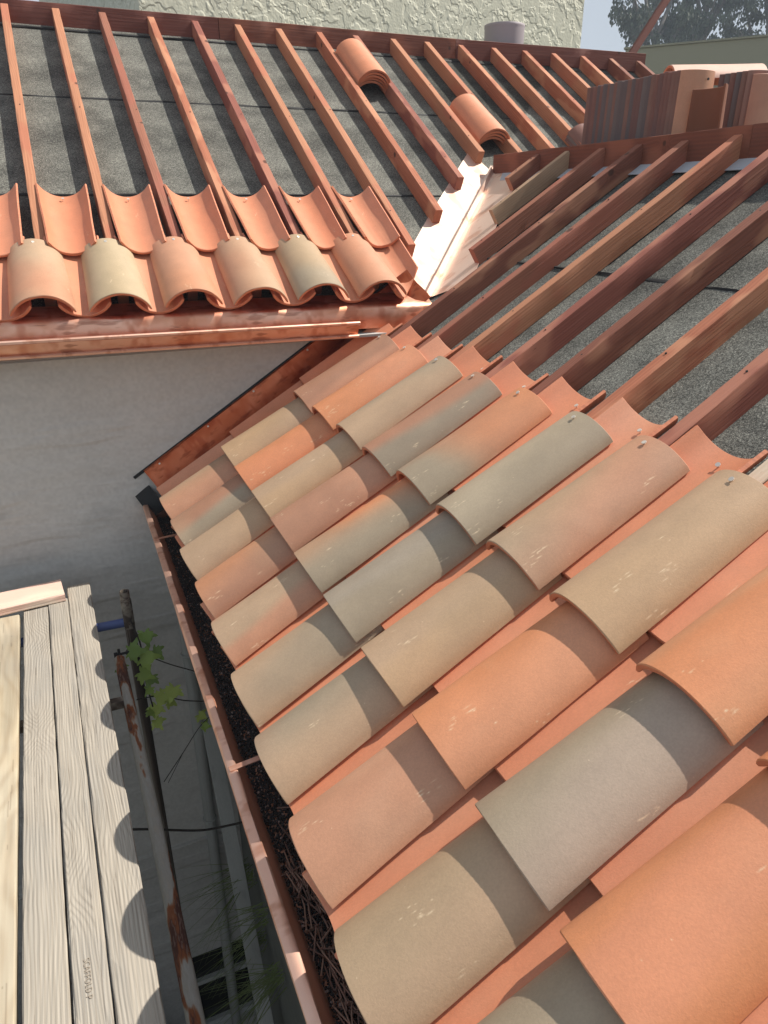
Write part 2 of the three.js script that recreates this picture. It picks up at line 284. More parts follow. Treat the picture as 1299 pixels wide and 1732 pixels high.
// ---------------------------------------------------------------- rear wing (the far roof) and front wing (the near roof)
const rear = thing('rear_wing', 'rear house wing with grey wall below its half tiled roof and copper gutter', 'house', [0.5, 0, -5]);
const front = thing('front_wing', 'front house wing whose roof carries three courses of mixed barrel tiles', 'house', [2.2, 0, -1.5]);
const tanA = Math.tan(AL), tanB = Math.tan(BE);
// world heights of the two decks
const deckA = z => oA.y - BH / Math.cos(AL) + tanA * (oA.z - z), deckB = x => oB.y - BH / Math.cos(BE) + tanB * (x - oB.x);
// the valley in plan: deckA(z) = deckB(x)
const valX = z => oB.x + (deckA(z) - (oB.y - BH / Math.cos(BE))) / tanB;
// A-frame valley line: u as function of v (deck level n = -BH)
const zOfA = v => oA.z - v * Math.cos(AL) - BH * Math.sin(AL);
const valUA = v => valX(zOfA(v)) - oA.x;
// ---- decks and felt
const AX0 = -3.6, AX1 = 5.42, EV = -3.17;                       // u range of the rear roof, v of its eave
const vu = (valUA(-1) - valUA(-3)) / 2, u3 = valUA(-3);         // valley: u = u3 + vu * (v + 3)
const RIDGE_B = 2.808, FLAT = 0.10 + CY;
const vFlat = (FLAT - (oA.y - BH * Math.cos(AL))) / Math.sin(AL) ;
{
  const keepA = p => clip(p, -1, vu, u3 + vu * 3 + 0.02);        // left of the valley
  const behind = p => clip(clip(p, 1, 0, -(RIDGE_B + 0.0 - oA.x)), 0, 1, -vFlat + 0.05);
  const full = [[AX0, EV], [AX1, EV], [AX1, 0.02], [AX0, 0.02]];
  part(rear, 'roof_deck', slabGeo(keepA(full), 0.03), paleWood, at(FA, 0, -BH - 0.012, 0));
  part(rear, 'roof_deck', slabGeo(clip(behind(full), -1, 0, AX1), 0.03), paleWood, at(FA, 0, -BH - 0.0125, 0));
  // roll felt laid in courses about a metre wide, each lapped over the one below, joined where the rolls end
  const laps = [EV - 0.01, -2.13, -1.06, -0.10, 0.02], joins = [-0.4, 2.9, 1.2, 3.4];
  for (let k = 0; k < 4; k++) for (const [a, b] of [[AX0, joins[k]], [joins[k] - 0.06, AX1]]) {
    const strip = [[a, laps[k]], [b, laps[k]], [b, laps[k + 1] + (k < 3 ? 0.08 : 0)], [a, laps[k + 1] + (k < 3 ? 0.08 : 0)]];
    const dn = (a === AX0 ? 0 : 0.003), tilt = -0.004 / 1.0;
    for (const poly of [keepA(strip), behind(strip)]) if (poly.length > 2) part(rear, 'felt_sheet', slabGeo(poly, 0.004), feltM[(k + (a === AX0 ? 0 : 1)) % 3], at(FA, 0, -BH + dn - 0.005 + (k % 2) * 0.006, 0));
  }
  for (const v of laps.slice(1, 4)) part(rear, 'seam_bead', sheetGeo([[-v - 0.004, 0], [-v + 0.001, 0.0045], [-v + 0.008, 0.004], [-v + 0.013, 0]], AX0, Math.min(AX1, u3 + vu * (v + 3) - 0.02), 0.001, 160, 0.0028, 60 + Math.round(v * 10)), black, at(FA, 0, -BH + 0.0015, 0));
}
{
  const BV0 = -1.30, BV1 = 1.70, Z1 = 3.2;                        // v range and u range of the near roof
  // right of the valley in the B frame (u = world z, v up the slope)
  const zv = x => { const y = deckB(x); return oA.z - (y - (oA.y - BH / Math.cos(AL))) / tanA; };
  const xOf = v => oB.x + v * Math.cos(BE) + BH * Math.sin(BE);
  const uv0 = zv(xOf(0)) - oB.z, du = (zv(xOf(1)) - zv(xOf(0)));
  const keepB = p => clip(clip(p, 1, -du, -uv0 + 0.02), 1, 0, 1.6);
  const low = p => clip(p, 1, 0, 0.395);                          // beside the grey wall
  const full = [[-1.6, BV0], [Z1, BV0], [Z1, BV1], [-1.6, BV1]];
  const split = (p) => [low(clip(p, 0, -1, 0.45)), keepB(clip(p, 0, 1, -0.45))];
  for (const q of split(full)) part(front, 'roof_deck', slabGeo(q, 0.03), paleWood, at(FB, 0, -BH - 0.012, 0));
  const laps = [BV0, -0.25, 0.80, BV1], joins = [1.0, 2.2, 0.9];
  for (let k = 0; k < 3; k++) for (const [a, b] of [[-1.6, joins[k]], [joins[k] - 0.05, Z1]]) {
    const strip = [[a, laps[k]], [b, laps[k]], [b, laps[k + 1] + 0.06], [a, laps[k + 1] + 0.06]];
    for (const poly of split(strip)) if (poly.length > 2) part(front, 'felt_sheet', slabGeo(poly, 0.003), feltM[(k + (a < -1 ? 1 : 2)) % 3], at(FB, 0, -BH - 0.004 + (k % 2) * 0.0045 + (a < -1 ? 0 : 0.003), 0));
  }
  part(front, 'seam_bead', sheetGeo([[-0.796, 0], [-0.801, 0.0045], [-0.808, 0.004], [-0.815, 0]].map(p => [p[0], p[1]]), -0.55, Z1, 0.001, 140, 0.0028, 71), black, at(FB, 0, -BH + 0.0015, 0));
  part(front, 'ridge_membrane', slabGeo([[-1.20, 1.545], [Z1, 1.545], [Z1, 1.70], [-1.36, 1.70]], 0.003), mat({ color: 0xb4b8bc, roughness: 0.6 }), at(FB, 0, -BH + 0.012, 0));
  part(front, 'flat_roof', slabGeo([[RIDGE_B + 0.03, -3.2], [6.2, -3.2], [6.2, 4.9], [RIDGE_B + 0.03, 4.9]], 0.06), feltM[1], wm(0, FLAT - CY, 0));
}
// ---- battens
const nailsOn = (m, len, n) => {};
for (let i = -6; i <= 17; i++) {
  const v0 = i < 6 ? -3.05 : ({ 6: -2.783, 7: -2.448, 8: -2.079, 9: -1.746 })[i] ?? Math.min(-0.35, vFlat + 0.03);
  const m = i === 8 || i === 4 ? RW[2] : i === 2 ? RW[1] : i === 1 || i === 5 || i === 9 ? RW[3] : i === 16 || i === 17 ? RW[4] : RW[(i + 6) % 2 ? 0 : 3];
  const len = -0.005 - v0, b = part(rear, 'batten', timberGeo(len, BW, BH), m, at(FA, i * SA + rr(-0.003, 0.003), 0, v0, 0, rr(-0.003, 0.003), 0));
  for (let k = 0; k < 2; k++) {                                     // two nail heads near each end of the top face
    const g = new THREE.CylinderGeometry(0.0035, 0.0035, 0.003, 10);
    part(b, 'nail', g, black, at(FA, i * SA + (k - 0.5) * 0.015, 0.0005, v0 + len * (k ? 0.55 : 0.12)));
  }
}
for (let i = -3; i <= 10; i++) {
  const v0 = i >= 0 ? -1.2 : ({ '-3': 1.4295, '-2': 1.0955, '-1': 0.7491 })[i];
  const m = i === -2 ? greyWood : i === 7 ? paleWood : RW[[4, 0, 1, 4, 1, 3, 2, 4, 0, 2, 1][(i + 3) % 11]];
  const w = i === -2 ? BW * 0.8 : BW;
  const b = part(front, 'batten', timberGeo(1.678 - v0, w, BH), m, at(FB, i * SB + rr(-0.003, 0.003), rr(-0.002, 0.001), v0, 0, rr(-0.003, 0.003), 0));
  for (let k = 0; k < 2; k++) part(b, 'nail', new THREE.CylinderGeometry(0.0035, 0.0035, 0.003, 10), black, at(FB, i * SB, 0.0005, i >= 0 ? 0.35 + 0.75 * k + rr(-0.1, 0.1) : v0 + 0.08 + 0.12 * k));
}
// ridge boards: planks on edge that the battens butt against
function boardX(parent, x0, x1, y0, yr, z, h, m) { const g = timberGeo(x1 - x0, 0.038, h, { uvL: 1.8, uvW: 0.5 }); part(parent, 'ridge_board', g, m, new THREE.Matrix4().makeTranslation(x0, 0, z).multiply(new THREE.Matrix4().compose(V(0, y0 + CY, 0), new THREE.Quaternion().setFromEuler(new THREE.Euler(0, -Math.PI / 2, Math.atan2(yr - y0, x1 - x0), 'ZYX')), V(1, 1, 1)))); }
boardX(rear, -3.6, 1.37, 1.215, 1.232, -6.226, 0.155, ridgeM[0]);
boardX(rear, 1.374, 3.35, 1.232, 1.238, -6.226, 0.150, ridgeM[1]);
boardX(rear, 3.354, 5.37, 1.238, 1.262, -6.226, 0.150, ridgeM[0]);
function boardZ(parent, z0, z1, y0, y1, x, h, m) { part(parent, 'ridge_board', timberGeo(z1 - z0, 0.038, h, { uvL: 1.8, uvW: 0.5, wob: 0.0014 }), m, new THREE.Matrix4().compose(V(x, y1 + CY, z1), new THREE.Quaternion().setFromEuler(new THREE.Euler(Math.atan2(y0 - y1, z1 - z0), 0, 0)), V(1, 1, 1))); }
boardZ(front, -4.62, -2.53, 0.283, 0.298, RIDGE_B + 0.021, 0.17, ridgeM[1]);
boardZ(front, -2.527, 1.2, 0.298, 0.300, RIDGE_B + 0.021, 0.17, ridgeM[1]);

// ---- tiles
function nail(parent, F, u, n, v, lean = 0.5) {
  const g = mergeGeometries([new THREE.CylinderGeometry(0.0068, 0.0068, 0.0024, 12).translate(0, 0.010, 0), new THREE.CylinderGeometry(0.0022, 0.0022, 0.022, 8)]);
  part(parent, 'nail', g, nailM, at(F, u, n, v, rr(-0.2, 0.2), 0, rr(-lean, lean) * 0.4));
}
const coverVar = [], panVar = [];
for (let s = 1; s <= 6; s++) coverVar.push(tileGeo({ s: s * 7, w0: 0.257 + hash(s, 1, 1) * 0.004, r0: 0.078 + hash(s, 2, 2) * 0.003 }));
for (let s = 1; s <= 4; s++) panVar.push(tileGeo({ s: s * 13, L: 0.545, sign: -1, w0: 0.212, r0: 0.066, w1: 0.238, r1: 0.074, th: 0.015 }));
// a cover: chord heights n0 at the lower end, n1 at the upper
function cover(parent, F, u, v, m, geo, L, n0, n1, withNail = true, ry = 0) {
  const th = Math.asin((n1 - n0) / L), t = part(parent, 'cover_tile', geo, m, at(F, u, n0, v, th, ry, 0));
  if (withNail) nail(t, F, u - Math.sin(ry) * L * 0.94, n1 + 0.066 + (n0 - n1) * 0.06, v + L * 0.943);
  return t;
}
function pan(parent, F, u, v, m, geo, L, n0, n1, withNail = false, ry = 0) {
  const th = Math.asin((n1 - n0) / L), t = part(parent, 'pan_tile', geo, m, at(F, u, n0, v, th, ry, 0));
  if (withNail) nail(t, F, u, n1 - 0.074 + 0.018, v + L * 0.9);
  return t;
}
// near roof: columns t1..t11 (index 0..10), three courses
const pal = [
  [[TAN, PINK], [GRAY, BROWN, TAN], [TAN, GOLD], [[196, 138, 102], BROWN, TAN], [PINK, TAN, BROWN], [TAN, GRAY], [GRAY, TAN, PINK], [[204, 154, 124], PINK, [196, 158, 130]], [OLIVE, TAN], [GRAY, OLIVE], [TAN, ORANGE]],
  [[GOLD, TAN], [ORANGE, [214, 140, 100]], [GOLD, TAN], [BROWN, PINK, TAN], [ORANGE, GRAY], [GRAY, [162, 148, 130]], [GOLD, TAN, OLIVE], [ORANGE, [212, 148, 112]], [GRAY, [176, 156, 138]], [ORANGE, [212, 142, 106]], [TAN, GRAY]],
  [[PINK, BROWN], [ORANGE, [214, 146, 110]], [GRAY, TAN], [[152, 136, 116], BROWN], [GRAY, ORANGE, BROWN], [[178, 162, 138], GRAY], [TAN, PINK, GRAY], [TAN, GOLD], [[206, 148, 110], ORANGE], [ORANGE, PINK], [GRAY, TAN]],
];
const cv = [-1.2858, -0.926, -0.489], pv = [-1.292, -0.84, -0.394];
for (let c = 0; c < 3; c++) for (let i = 0; i <= 10; i++) {
  const big = i >= 6, m = clayMat(clayTex(pal[c][i], big ? { w: 320, h: 480, dir: (i + c) % 3 === 1 ? 2 : 0 } : { w: 224, h: 320, dir: (i * 2 + c) % 3 }));
  cover(front, FB, i * SB + rr(-0.006, 0.006), cv[c] + rr(-0.006, 0.006), m, coverVar[(i * 2 + c) % 6], 0.52, -0.001 + (c ? 0 : -0.008) + rr(-0.002, 0.003), -0.035, c === 2, rr(-0.012, 0.012));
}
for (let c = 0; c < 3; c++) for (let j = -1; j <= 10; j++) {
  const geo = c === 2 && j === -1 ? panVar[0] : panVar[(j + 4 + c) % 4];
  pan(front, FB, 0.15 + j * SB + rr(-0.004, 0.004), pv[c] + rr(-0.008, 0.008), panMats[(j * 3 + c + 9) % 4], geo, 0.545, 0.028, 0.003, c === 2, rr(-0.01, 0.01));
}
// far roof: one course of covers, two courses of pans
const apal = [[[190, 138, 108], TAN], [[178, 156, 124], [184, 164, 134]], [[196, 138, 104], PINK], [[188, 140, 110], TAN], [GRAY, [176, 150, 120]], [[196, 136, 104], PINK]];
const coverA = [1, 2, 3].map(s => tileGeo({ s: 100 + s, L: 0.51, w0: 0.269, r0: 0.084, w1: 0.24, r1: 0.074, th: 0.013 }));
const panA = [1, 2, 3].map(s => tileGeo({ s: 200 + s, L: 0.55, sign: -1, w0: 0.218, r0: 0.068, w1: 0.246, r1: 0.078, th: 0.013 }));
for (let i = -6; i <= 5; i++) {
  const m = i >= 0 ? clayMat(clayTex(apal[i], { w: 192, h: 256, marks: 0.5, dir: i % 2 ? 0 : 1 })) : stackMats[(i + 6) % 2 ? 5 : 1];
  cover(rear, FA, i * SA - 0.027 + rr(-0.004, 0.004), -3.222 + rr(-0.006, 0.006), m, coverA[(i + 6) % 3], 0.51, 0.008, -0.046, true, rr(-0.012, 0.012));
}
for (let j = -6; j <= 5; j++) for (let c = 0; c < 2; c++) {
  const u = (j + 0.5) * SA - 0.02 + rr(-0.003, 0.003), v0 = c ? -2.752 : -3.205;
  // the last pans beside the valley are cut along it
  const geo = j === 5 ? tileGeo({ s: 300 + c, L: 0.55, sign: -1, w0: 0.218, r0: 0.068, w1: 0.246, r1: 0.078, th: 0.016, NA: 30, cutU: z => u3 + vu * (v0 + z + 3) - 0.13 - u }) : panA[(j + 6 + c) % 3];
  pan(rear, FA, u, v0 + rr(-0.004, 0.004), panMats[(j * 2 + c + 12) % 4], geo, 0.55, 0.032, 0.004, c === 1, rr(-0.01, 0.01));
}

// ---- copper work
{
  // far eave: apron under the tile ends, then the gutter trough with a folded lip and a lower bead
  const tilt = -0.0095;
  const M = new THREE.Matrix4().compose(V(0, -0.003 + CY, 0), new THREE.Quaternion().setFromEuler(new THREE.Euler(0, 0, tilt)), V(1, 1, 1));
  part(rear, 'eave_apron', sheetGeo([[-3.56, -0.425], [-3.475, -0.462], [-3.452, -0.474], [-3.444, -0.49], [-3.440, -0.535], [-3.443, -0.58]], -3.6, 1.78, 0.001, 60, 0.0012, 5), copper, M);
  const g = part(rear, 'gutter', sheetGeo([[-3.46, -0.548], [-3.462, -0.592], [-3.445, -0.602], [-3.40, -0.604], [-3.374, -0.598], [-3.366, -0.575], [-3.362, -0.55], [-3.361, -0.536]], -3.6, 1.33, 0.0012, 60, 0.0008, 6), copper, M);
  part(g, 'lip', sheetGeo([[-3.361, -0.5315], [-3.3565, -0.5295], [-3.344, -0.5295], [-3.340, -0.533], [-3.341, -0.541], [-3.352, -0.545]], -3.6, 1.33, 0.001, 50, 0.0006, 7), copperNew, M);
  part(g, 'bead', sheetGeo([[-3.372, -0.596], [-3.362, -0.594], [-3.355, -0.599], [-3.357, -0.606], [-3.368, -0.609], [-3.42, -0.610]], -3.6, 1.33, 0.001, 50, 0.0006, 8), copperNew, M);
  part(rear, 'soffit', new THREE.BoxGeometry(5.4, 0.012, 0.20), greyWall, wm(-0.92, -0.625, -3.50));
}
{
  // near gutter runs along z; profile a = distance outwards (towards -x), swept along world z
  const prof = (pts) => pts.map(([x, y]) => [x, y]);
  const G = new THREE.Matrix4().makeBasis(V(0, 0, 1), V(0, 1, 0), V(-1, 0, 0)).setPosition(0, CY, 0);   // sweep x -> world z, profile a -> -world x
  const sw = (pts, z0, z1, m, name, parent, s, wob = 0.001, nx = 70) => part(parent, name, sheetGeo(pts.map(([x, y]) => [-x, y]), z0, z1, 0.0012, nx, wob, s, 1), m, G);
  const g = sw([[0.43, -1.43], [0.428, -1.505], [0.42, -1.518], [0.278, -1.522], [0.268, -1.512], [0.254, -1.462], [0.246, -1.452], [0.2322, -1.428]], -3.592, 2.2, copperAged, 'gutter', front, 21);
  sw([[0.2325, -1.432], [0.2315, -1.4225], [0.2295, -1.4198], [0.2125, -1.4205], [0.2085, -1.4235], [0.2080, -1.437], [0.215, -1.442]], -3.55, 2.2, copperNew, 'lip', g, 22, 0.0012, 90);
  sw([[0.2080, -1.437], [0.217, -1.49], [0.238, -1.53], [0.42, -1.54]], -3.592, 2.2, copper, 'outer_face', g, 23);
  // hanger straps from the lip back under the tiles
  for (const z of [-3.115, -1.545, 0.05, 1.5]) part(g, 'strap', slabGeo([[-0.009, -0.01], [0.009, -0.01], [0.009, 0.125], [-0.009, 0.125]], 0.0025), copperNew, new THREE.Matrix4().makeBasis(V(0.13, 0, 0.99).normalize(), V(0, 1, 0), V(-0.99, 0, 0.13).normalize()).setPosition(0.222, -1.4155 + CY, z));
  // end cap and the torn membrane tail by the wall
  const cap = new THREE.Shape([[0.209, -1.42], [0.415, -1.43], [0.413, -1.53], [0.235, -1.535]].map(p => new THREE.Vector2(...p)));
  part(g, 'end_cap', new THREE.ExtrudeGeometry(cap, { depth: 0.003, bevelEnabled: false }), copper, wm(0, 0, -3.594));
  part(front, 'fascia_board', timberGeo(5.8, 0.03, 0.2), ridgeM[0], new THREE.Matrix4().compose(V(0.452, -1.40 + CY, 2.2), new THREE.Quaternion(), V(1, 1, 1)));
}
{
  // rake flashing against the grey wall: lies on the deck then turns up the wall (sweep along v)
  const M = FB.clone().multiply(new THREE.Matrix4().makeBasis(V(0, 0, -1), V(0, 1, 0), V(1, 0, 0)));   // sweep x -> v, a -> u
  const f = part(front, 'rake_flashing', sheetGeo([[-0.262, -0.062], [-0.285, -0.03], [-0.31, -0.012], [-0.345, 0.012], [-0.372, 0.05], [-0.381, 0.088], [-0.392, 0.092]], -1.30, 0.42, 0.001, 50, 0.0022, 31), copperDark, M);
  for (let k = 0; k < 5; k++) part(f, 'nail', new THREE.SphereGeometry(0.006, 10, 6).scale(1, 0.5, 1), nailM, at(FB, -0.378, 0.078, -1.24 + k * 0.32 + rr(-0.03, 0.03), 0, 0, -0.9));
  part(front, 'wall_membrane', sheetGeo([[-0.390, 0.085], [-0.3935, 0.101]], -1.36, 0.34, 0.002, 40, 0.0012, 32), black, M);
  part(front, 'membrane_tail', sheetGeo([[-0.40, 0.02], [-0.375, -0.02], [-0.345, -0.05], [-0.33, -0.11]], -1.42, -1.33, 0.003, 8, 0.006, 33), black, M);
}
// valley: two copper leaves with a raised centre crimp
const VA = { lo: -3.16, hi: -1.60 };
{
  const lineA = (v, off) => [u3 + vu * (v + 3) - off, v];
  const pA = [lineA(-3.13, 0.008), lineA(-1.86, 0.008), lineA(-1.60, 0.26), lineA(-1.62, 0.285), lineA(-2.40, 0.29), lineA(-3.13, 0.27)];
  const leaf = part(front, 'valley_flashing', slabGeo(pA, 0.0015), copperMatte, at(FA, 0, -BH + 0.011, 0));
  // points along the valley in the world
  const P0 = V(valX(zOfA(-3.15)), deckA(zOfA(-3.15)), zOfA(-3.15)), P1 = V(valX(zOfA(-1.80)), deckA(zOfA(-1.80)), zOfA(-1.80));
  const d = P1.clone().sub(P0), L = d.length(); d.normalize();
  const side = V(1, 0, 0.9).addScaledVector(d, -V(1, 0, 0.9).dot(d)).normalize(), up = side.clone().cross(d).normalize(); if (up.y < 0) up.negate();
  const X = d, Y = up, Z = X.clone().cross(Y);
  const M = new THREE.Matrix4().makeBasis(X, Y, Z).setPosition(P0);
  part(leaf, 'crimp', sheetGeo([[-0.03, 0.026], [-0.014, 0.022], [-0.002, 0.048], [0.003, 0.050], [0.014, 0.022], [0.032, 0.026]], 0, L, 0.0012, 30, 0.0012, 41), copperMatte, M);
  // the leaf on the near roof
  const iB = FB.clone().invert(), q0 = P0.clone().applyMatrix4(iB), q1 = P1.clone().applyMatrix4(iB);
  const a = [q0.x, -q0.z], b = [q1.x, -q1.z], nx = b[1] - a[1], ny = -(b[0] - a[0]), nl = Math.hypot(nx, ny), o = t => [nx / nl * t, ny / nl * t];
  const pB = [[a[0] + o(0.01)[0], a[1] + o(0.01)[1]], [a[0] + o(0.27)[0], a[1] + o(0.27)[1]], [b[0] + o(0.27)[0], b[1] + o(0.27)[1]], [b[0] + o(0.01)[0], b[1] + o(0.01)[1]]];
  part(front, 'valley_flashing', slabGeo(pB, 0.0015), copperMatte, at(FB, 0, -BH + 0.011, 0));
  // apron below the foot of the valley, and folded strips beside it
  part(front, 'valley_apron', slabGeo([[-0.38, 0.02], [-0.13, 0.02], [-0.13, 0.30], [-0.22, 0.36], [-0.38, 0.36]], 0.0015), copper, at(FB, 0, -BH + 0.018, 0));
  part(front, 'valley_apron', sheetGeo([[-0.20, 0.0], [-0.198, 0.012], [-0.185, 0.013], [-0.183, 0.0]], 0.10, 0.36, 0.001, 12, 0.0015, 44), copper, FB.clone().multiply(new THREE.Matrix4().makeBasis(V(0, 0, -1), V(0, 1, 0), V(1, 0, 0)).setPosition(0, -BH + 0.012, 0)));
}

// ---- walls
{
  const wg = new THREE.PlaneGeometry(1, 1);
  const box = (x0, x1, y0, y1, z0, z1) => { const g = new THREE.BoxGeometry(x1 - x0, y1 - y0, z1 - z0); g.translate((x0 + x1) / 2, (y0 + y1) / 2, (z0 + z1) / 2); const P = g.attributes.position, N = g.attributes.normal, U = g.attributes.uv; for (let i = 0; i < P.count; i++) { const nx = Math.abs(N.getX(i)), ny = Math.abs(N.getY(i)); U.setXY(i, nx > 0.5 ? P.getZ(i) : P.getX(i), ny > 0.5 ? P.getZ(i) : P.getY(i)); } return g; };
  // rear wing wall with a window opening low down
  const WX0 = 0.06, WX1 = 0.95, WY0 = -5.75, WY1 = -4.86, D = 0.15;
  for (const [x0, x1, y0, y1] of [[-3.6, WX0, -6, -0.60], [WX1, 2.6, -6, -0.60], [WX0, WX1, WY1, -0.60], [WX0, WX1, -6, WY0]]) part(rear, 'wall', box(x0, x1, y0, y1, -3.6 - D, -3.6), greyWall, wm(0, 0, 0));
  part(rear, 'wall', box(-3.6, -3.45, -6, -0.7, -6.2, -3.76), greyWall, wm(0, 0, 0));
  const win = part(rear, 'window', box(WX0 + 0.04, WX1 - 0.04, WY0 + 0.04, WY1 - 0.04, -3.70, -3.694), mat({ color: 0x060808, roughness: 0.08 }), wm(0, 0, 0));
  const wf = mat({ color: 0xc8cac6, roughness: 0.5 });
  for (const [x0, x1, y0, y1] of [[WX0 - 0.02, WX1 + 0.02, WY1 - 0.05, WY1 + 0.02], [WX0 - 0.02, WX0 + 0.04, WY0, WY1 - 0.051], [WX1 - 0.04, WX1 + 0.02, WY0, WY1 - 0.051], [WX0 + 0.041, WX1 - 0.041, -5.26, -5.22], [WX0 + 0.041, WX1 - 0.041, WY0, WY0 + 0.05]]) part(win, 'frame', box(x0, x1, y0, y1, -3.692, -3.66), wf, wm(0, 0, 0));
  part(rear, 'plinth', box(-3.6, 0.5, -3.81, -3.79, -3.599, -3.575), greyWall, wm(0, 0, 0));
  part(rear, 'flat_roof', box(-3.6, 7, 0.9, 0.98, -12, -6.25), feltM[0], wm(0, 0, 0));
  // front wing walls
  part(front, 'wall', box(0.52, 0.67, -6, -1.47, -3.598, 2.2), frontWall, wm(0, 0, 0));
  part(front, 'wall', box(5.9, 6.05, -6, 0.02, -4.5, 2.2), greyWall, wm(0, 0, 0));
}

// ---------------------------------------------------------------- loose tiles
const edgeMats = [[[118, 84, 76], [128, 92, 80]], [[112, 100, 96], [126, 104, 96]], [[128, 88, 76], [112, 76, 68]], [[104, 92, 90], [120, 88, 80]], [[134, 98, 84], [118, 84, 74]]].map(c => clayMat(clayTex(c, { w: 96, h: 128, marks: 0.2 })));
const ORD = ['first', 'second', 'third', 'fourth', 'fifth', 'sixth', 'seventh', 'eighth', 'ninth', 'tenth', 'eleventh', 'twelfth', 'thirteenth', 'fourteenth', 'fifteenth', 'sixteenth', 'seventeenth', 'eighteenth', 'nineteenth', 'twentieth', 'twenty first', 'twenty second', 'twenty third', 'twenty fourth', 'twenty fifth'];
const ltile = tileGeo({ s: 77, L: 0.50, w0: 0.262, r0: 0.082, w1: 0.235, r1: 0.073, NA: 18, NL: 5 });
function loose(M, m, label, group) { const t = solo('loose_tile', ltile, m, M, label, 'roof tile', group, 'thing'); return t; }
// nested piles lying on the far roof between battens
for (let k = 0; k < 5; k++) loose(at(FA, 7.5 * SA + 0.01 + rr(-0.003, 0.003), -0.078 + k * 0.023, -0.80 - k * 0.008 + rr(-0.004, 0.004), 0.02, 0.03 + rr(-0.008, 0.008), 0), panMats[k % 4], k === 4 ? 'top terracotta tile of the nested pile nearest the far ridge board' : ORD[4 - k] + ' tile from the top of the nested pile nearest the far ridge board', 'tiles nested in the upper pile');
for (let k = 0; k < 4; k++) loose(at(FA, 9.5 * SA + 0.035 + rr(-0.003, 0.003), -0.078 + k * 0.023, -1.55 - k * 0.006, 0.02, 0.04 + rr(-0.008, 0.008), 0), panMats[(k + 1) % 4], k === 3 ? 'top terracotta tile of the nested pile lying just above the valley' : ORD[3 - k] + ' tile from the top of the nested pile just above the valley', 'tiles nested in the pile above the valley');
for (let k = 0; k < 3; k++) loose(at(FA, 12.5 * SA - 0.05, -0.078 + k * 0.026, -1.90, 0.02, 0.05, 0), edgeMats[k % 4], ORD[2 - k] + ' dark tile from the top of the small pile left of the upright row', 'small dark pile of tiles');
// upright row standing behind the near ridge board: tiles on end, nested face to face
const upright = (x, y, z, ry, rx = 0) => new THREE.Matrix4().compose(V(x, y + CY, z), new THREE.Quaternion().setFromEuler(new THREE.Euler(Math.PI / 2 + rx, 0, 0)).premultiply(new THREE.Quaternion().setFromEuler(new THREE.Euler(0, ry, 0))), V(1, 1, 1));
let frontTile;
for (let k = 0; k < 26; k++) {
  const z = -3.92 + k * 0.0285, x = 3.10 + k * 0.0005 + rr(-0.004, 0.004);
  frontTile = loose(upright(x, 0.10 + rr(-0.004, 0.004), z, 0.10 + rr(-0.01, 0.01)), k === 25 ? stackMats[1] : edgeMats[Math.floor(rr(0, 5))], k === 25 ? 'front tile of the long upright row, with its curved face and nail hole showing' : ORD[k] + ' tile from the left, seen edge on in the long upright row', 'tiles standing in the long upright row');
}
part(frontTile, 'nail_hole', new THREE.CylinderGeometry(0.006, 0.006, 0.004, 12), black, upright(3.112, 0.555, -3.92 + 25 * 0.0285 + 0.0825, 0.1));
loose(upright(3.02, 0.105, -3.02, 1.5).scale(V(0.95, 0.95, 0.80)), mat({ color: 0x84523a, roughness: 0.8 }), 'single upright tile turned with its hollow side out, between the two upright rows');
for (let k = 0; k < 7; k++) loose(upright(3.47 + k * 0.006, 0.11 + (k === 6 ? -0.02 : 0), -3.32 + k * 0.031, 0.22), k === 6 ? stackMats[5] : k === 5 ? stackMats[2] : edgeMats[k % 5], k === 6 ? 'front pink tile of the upright row at the right edge' : ORD[k] + ' tile from the left in the short upright row at the right edge', 'tiles standing in the short upright row');
loose(new THREE.Matrix4().compose(V(3.70, 0.605 + CY, -3.36), new THREE.Quaternion().setFromEuler(new THREE.Euler(0, Math.PI / 2 + Math.PI - 0.39 + Math.PI, 0.0)), V(1, 1, 1)), clayMat(clayTex([[226, 184, 164], [220, 172, 150]], { w: 128, h: 192, marks: 0.3 })), 'pale pink tile lying flat across the tops of the two upright rows');

// ---------------------------------------------------------------- scaffold
function plankTex(s, tone, o = {}) {
  const kn = [[0.3 + hash(s, 1, 1) * 0.4, hash(s, 2, 1)], [0.2 + hash(s, 1, 2) * 0.6, hash(s, 2, 2)]];
  return tex(256, 1536, (u, v) => {
    let x = u + (fbm(u * 1.5, v * 5, s, 3, 0, 5) - 0.5) * (o.wave || 0.25);
    for (const q of kn) { let dv = v - q[1]; dv -= Math.round(dv); const d = Math.hypot((u - q[0]) * 1, dv * 9); x += Math.exp(-d * d * 9) * 0.2 * Math.sign(u - q[0]); }
    const ring = Math.sin(x * (o.rings || 17) * 6.283 + fbm(u * 2, v * 4, s + 8, 2, 0, 4) * 5), r = Math.pow(0.5 + 0.5 * ring, 2.2);
    const fib = fbm(u * 120, v * 16, s + 2, 3, 0, 16), blot = fbm(u * 2.5, v * 9, s + 5, 3, 0, 9), st = ss(0.62, 0.8, fbm(u * 5, v * 3, s + 22, 3, 0, 3));
    let c = mix(tone[0], tone[1], clamp(r * (0.10 + 0.6 * blot * blot) + (fib - 0.3) * 0.55)); c = mix(c, tone[2], ss(0.4, 0.75, blot) * 0.45); c = mix(c, [96, 88, 78], st * 0.22);
    if (fib > 0.78) c = mix(c, [92, 82, 70], 0.3);
    return c;
  });
}
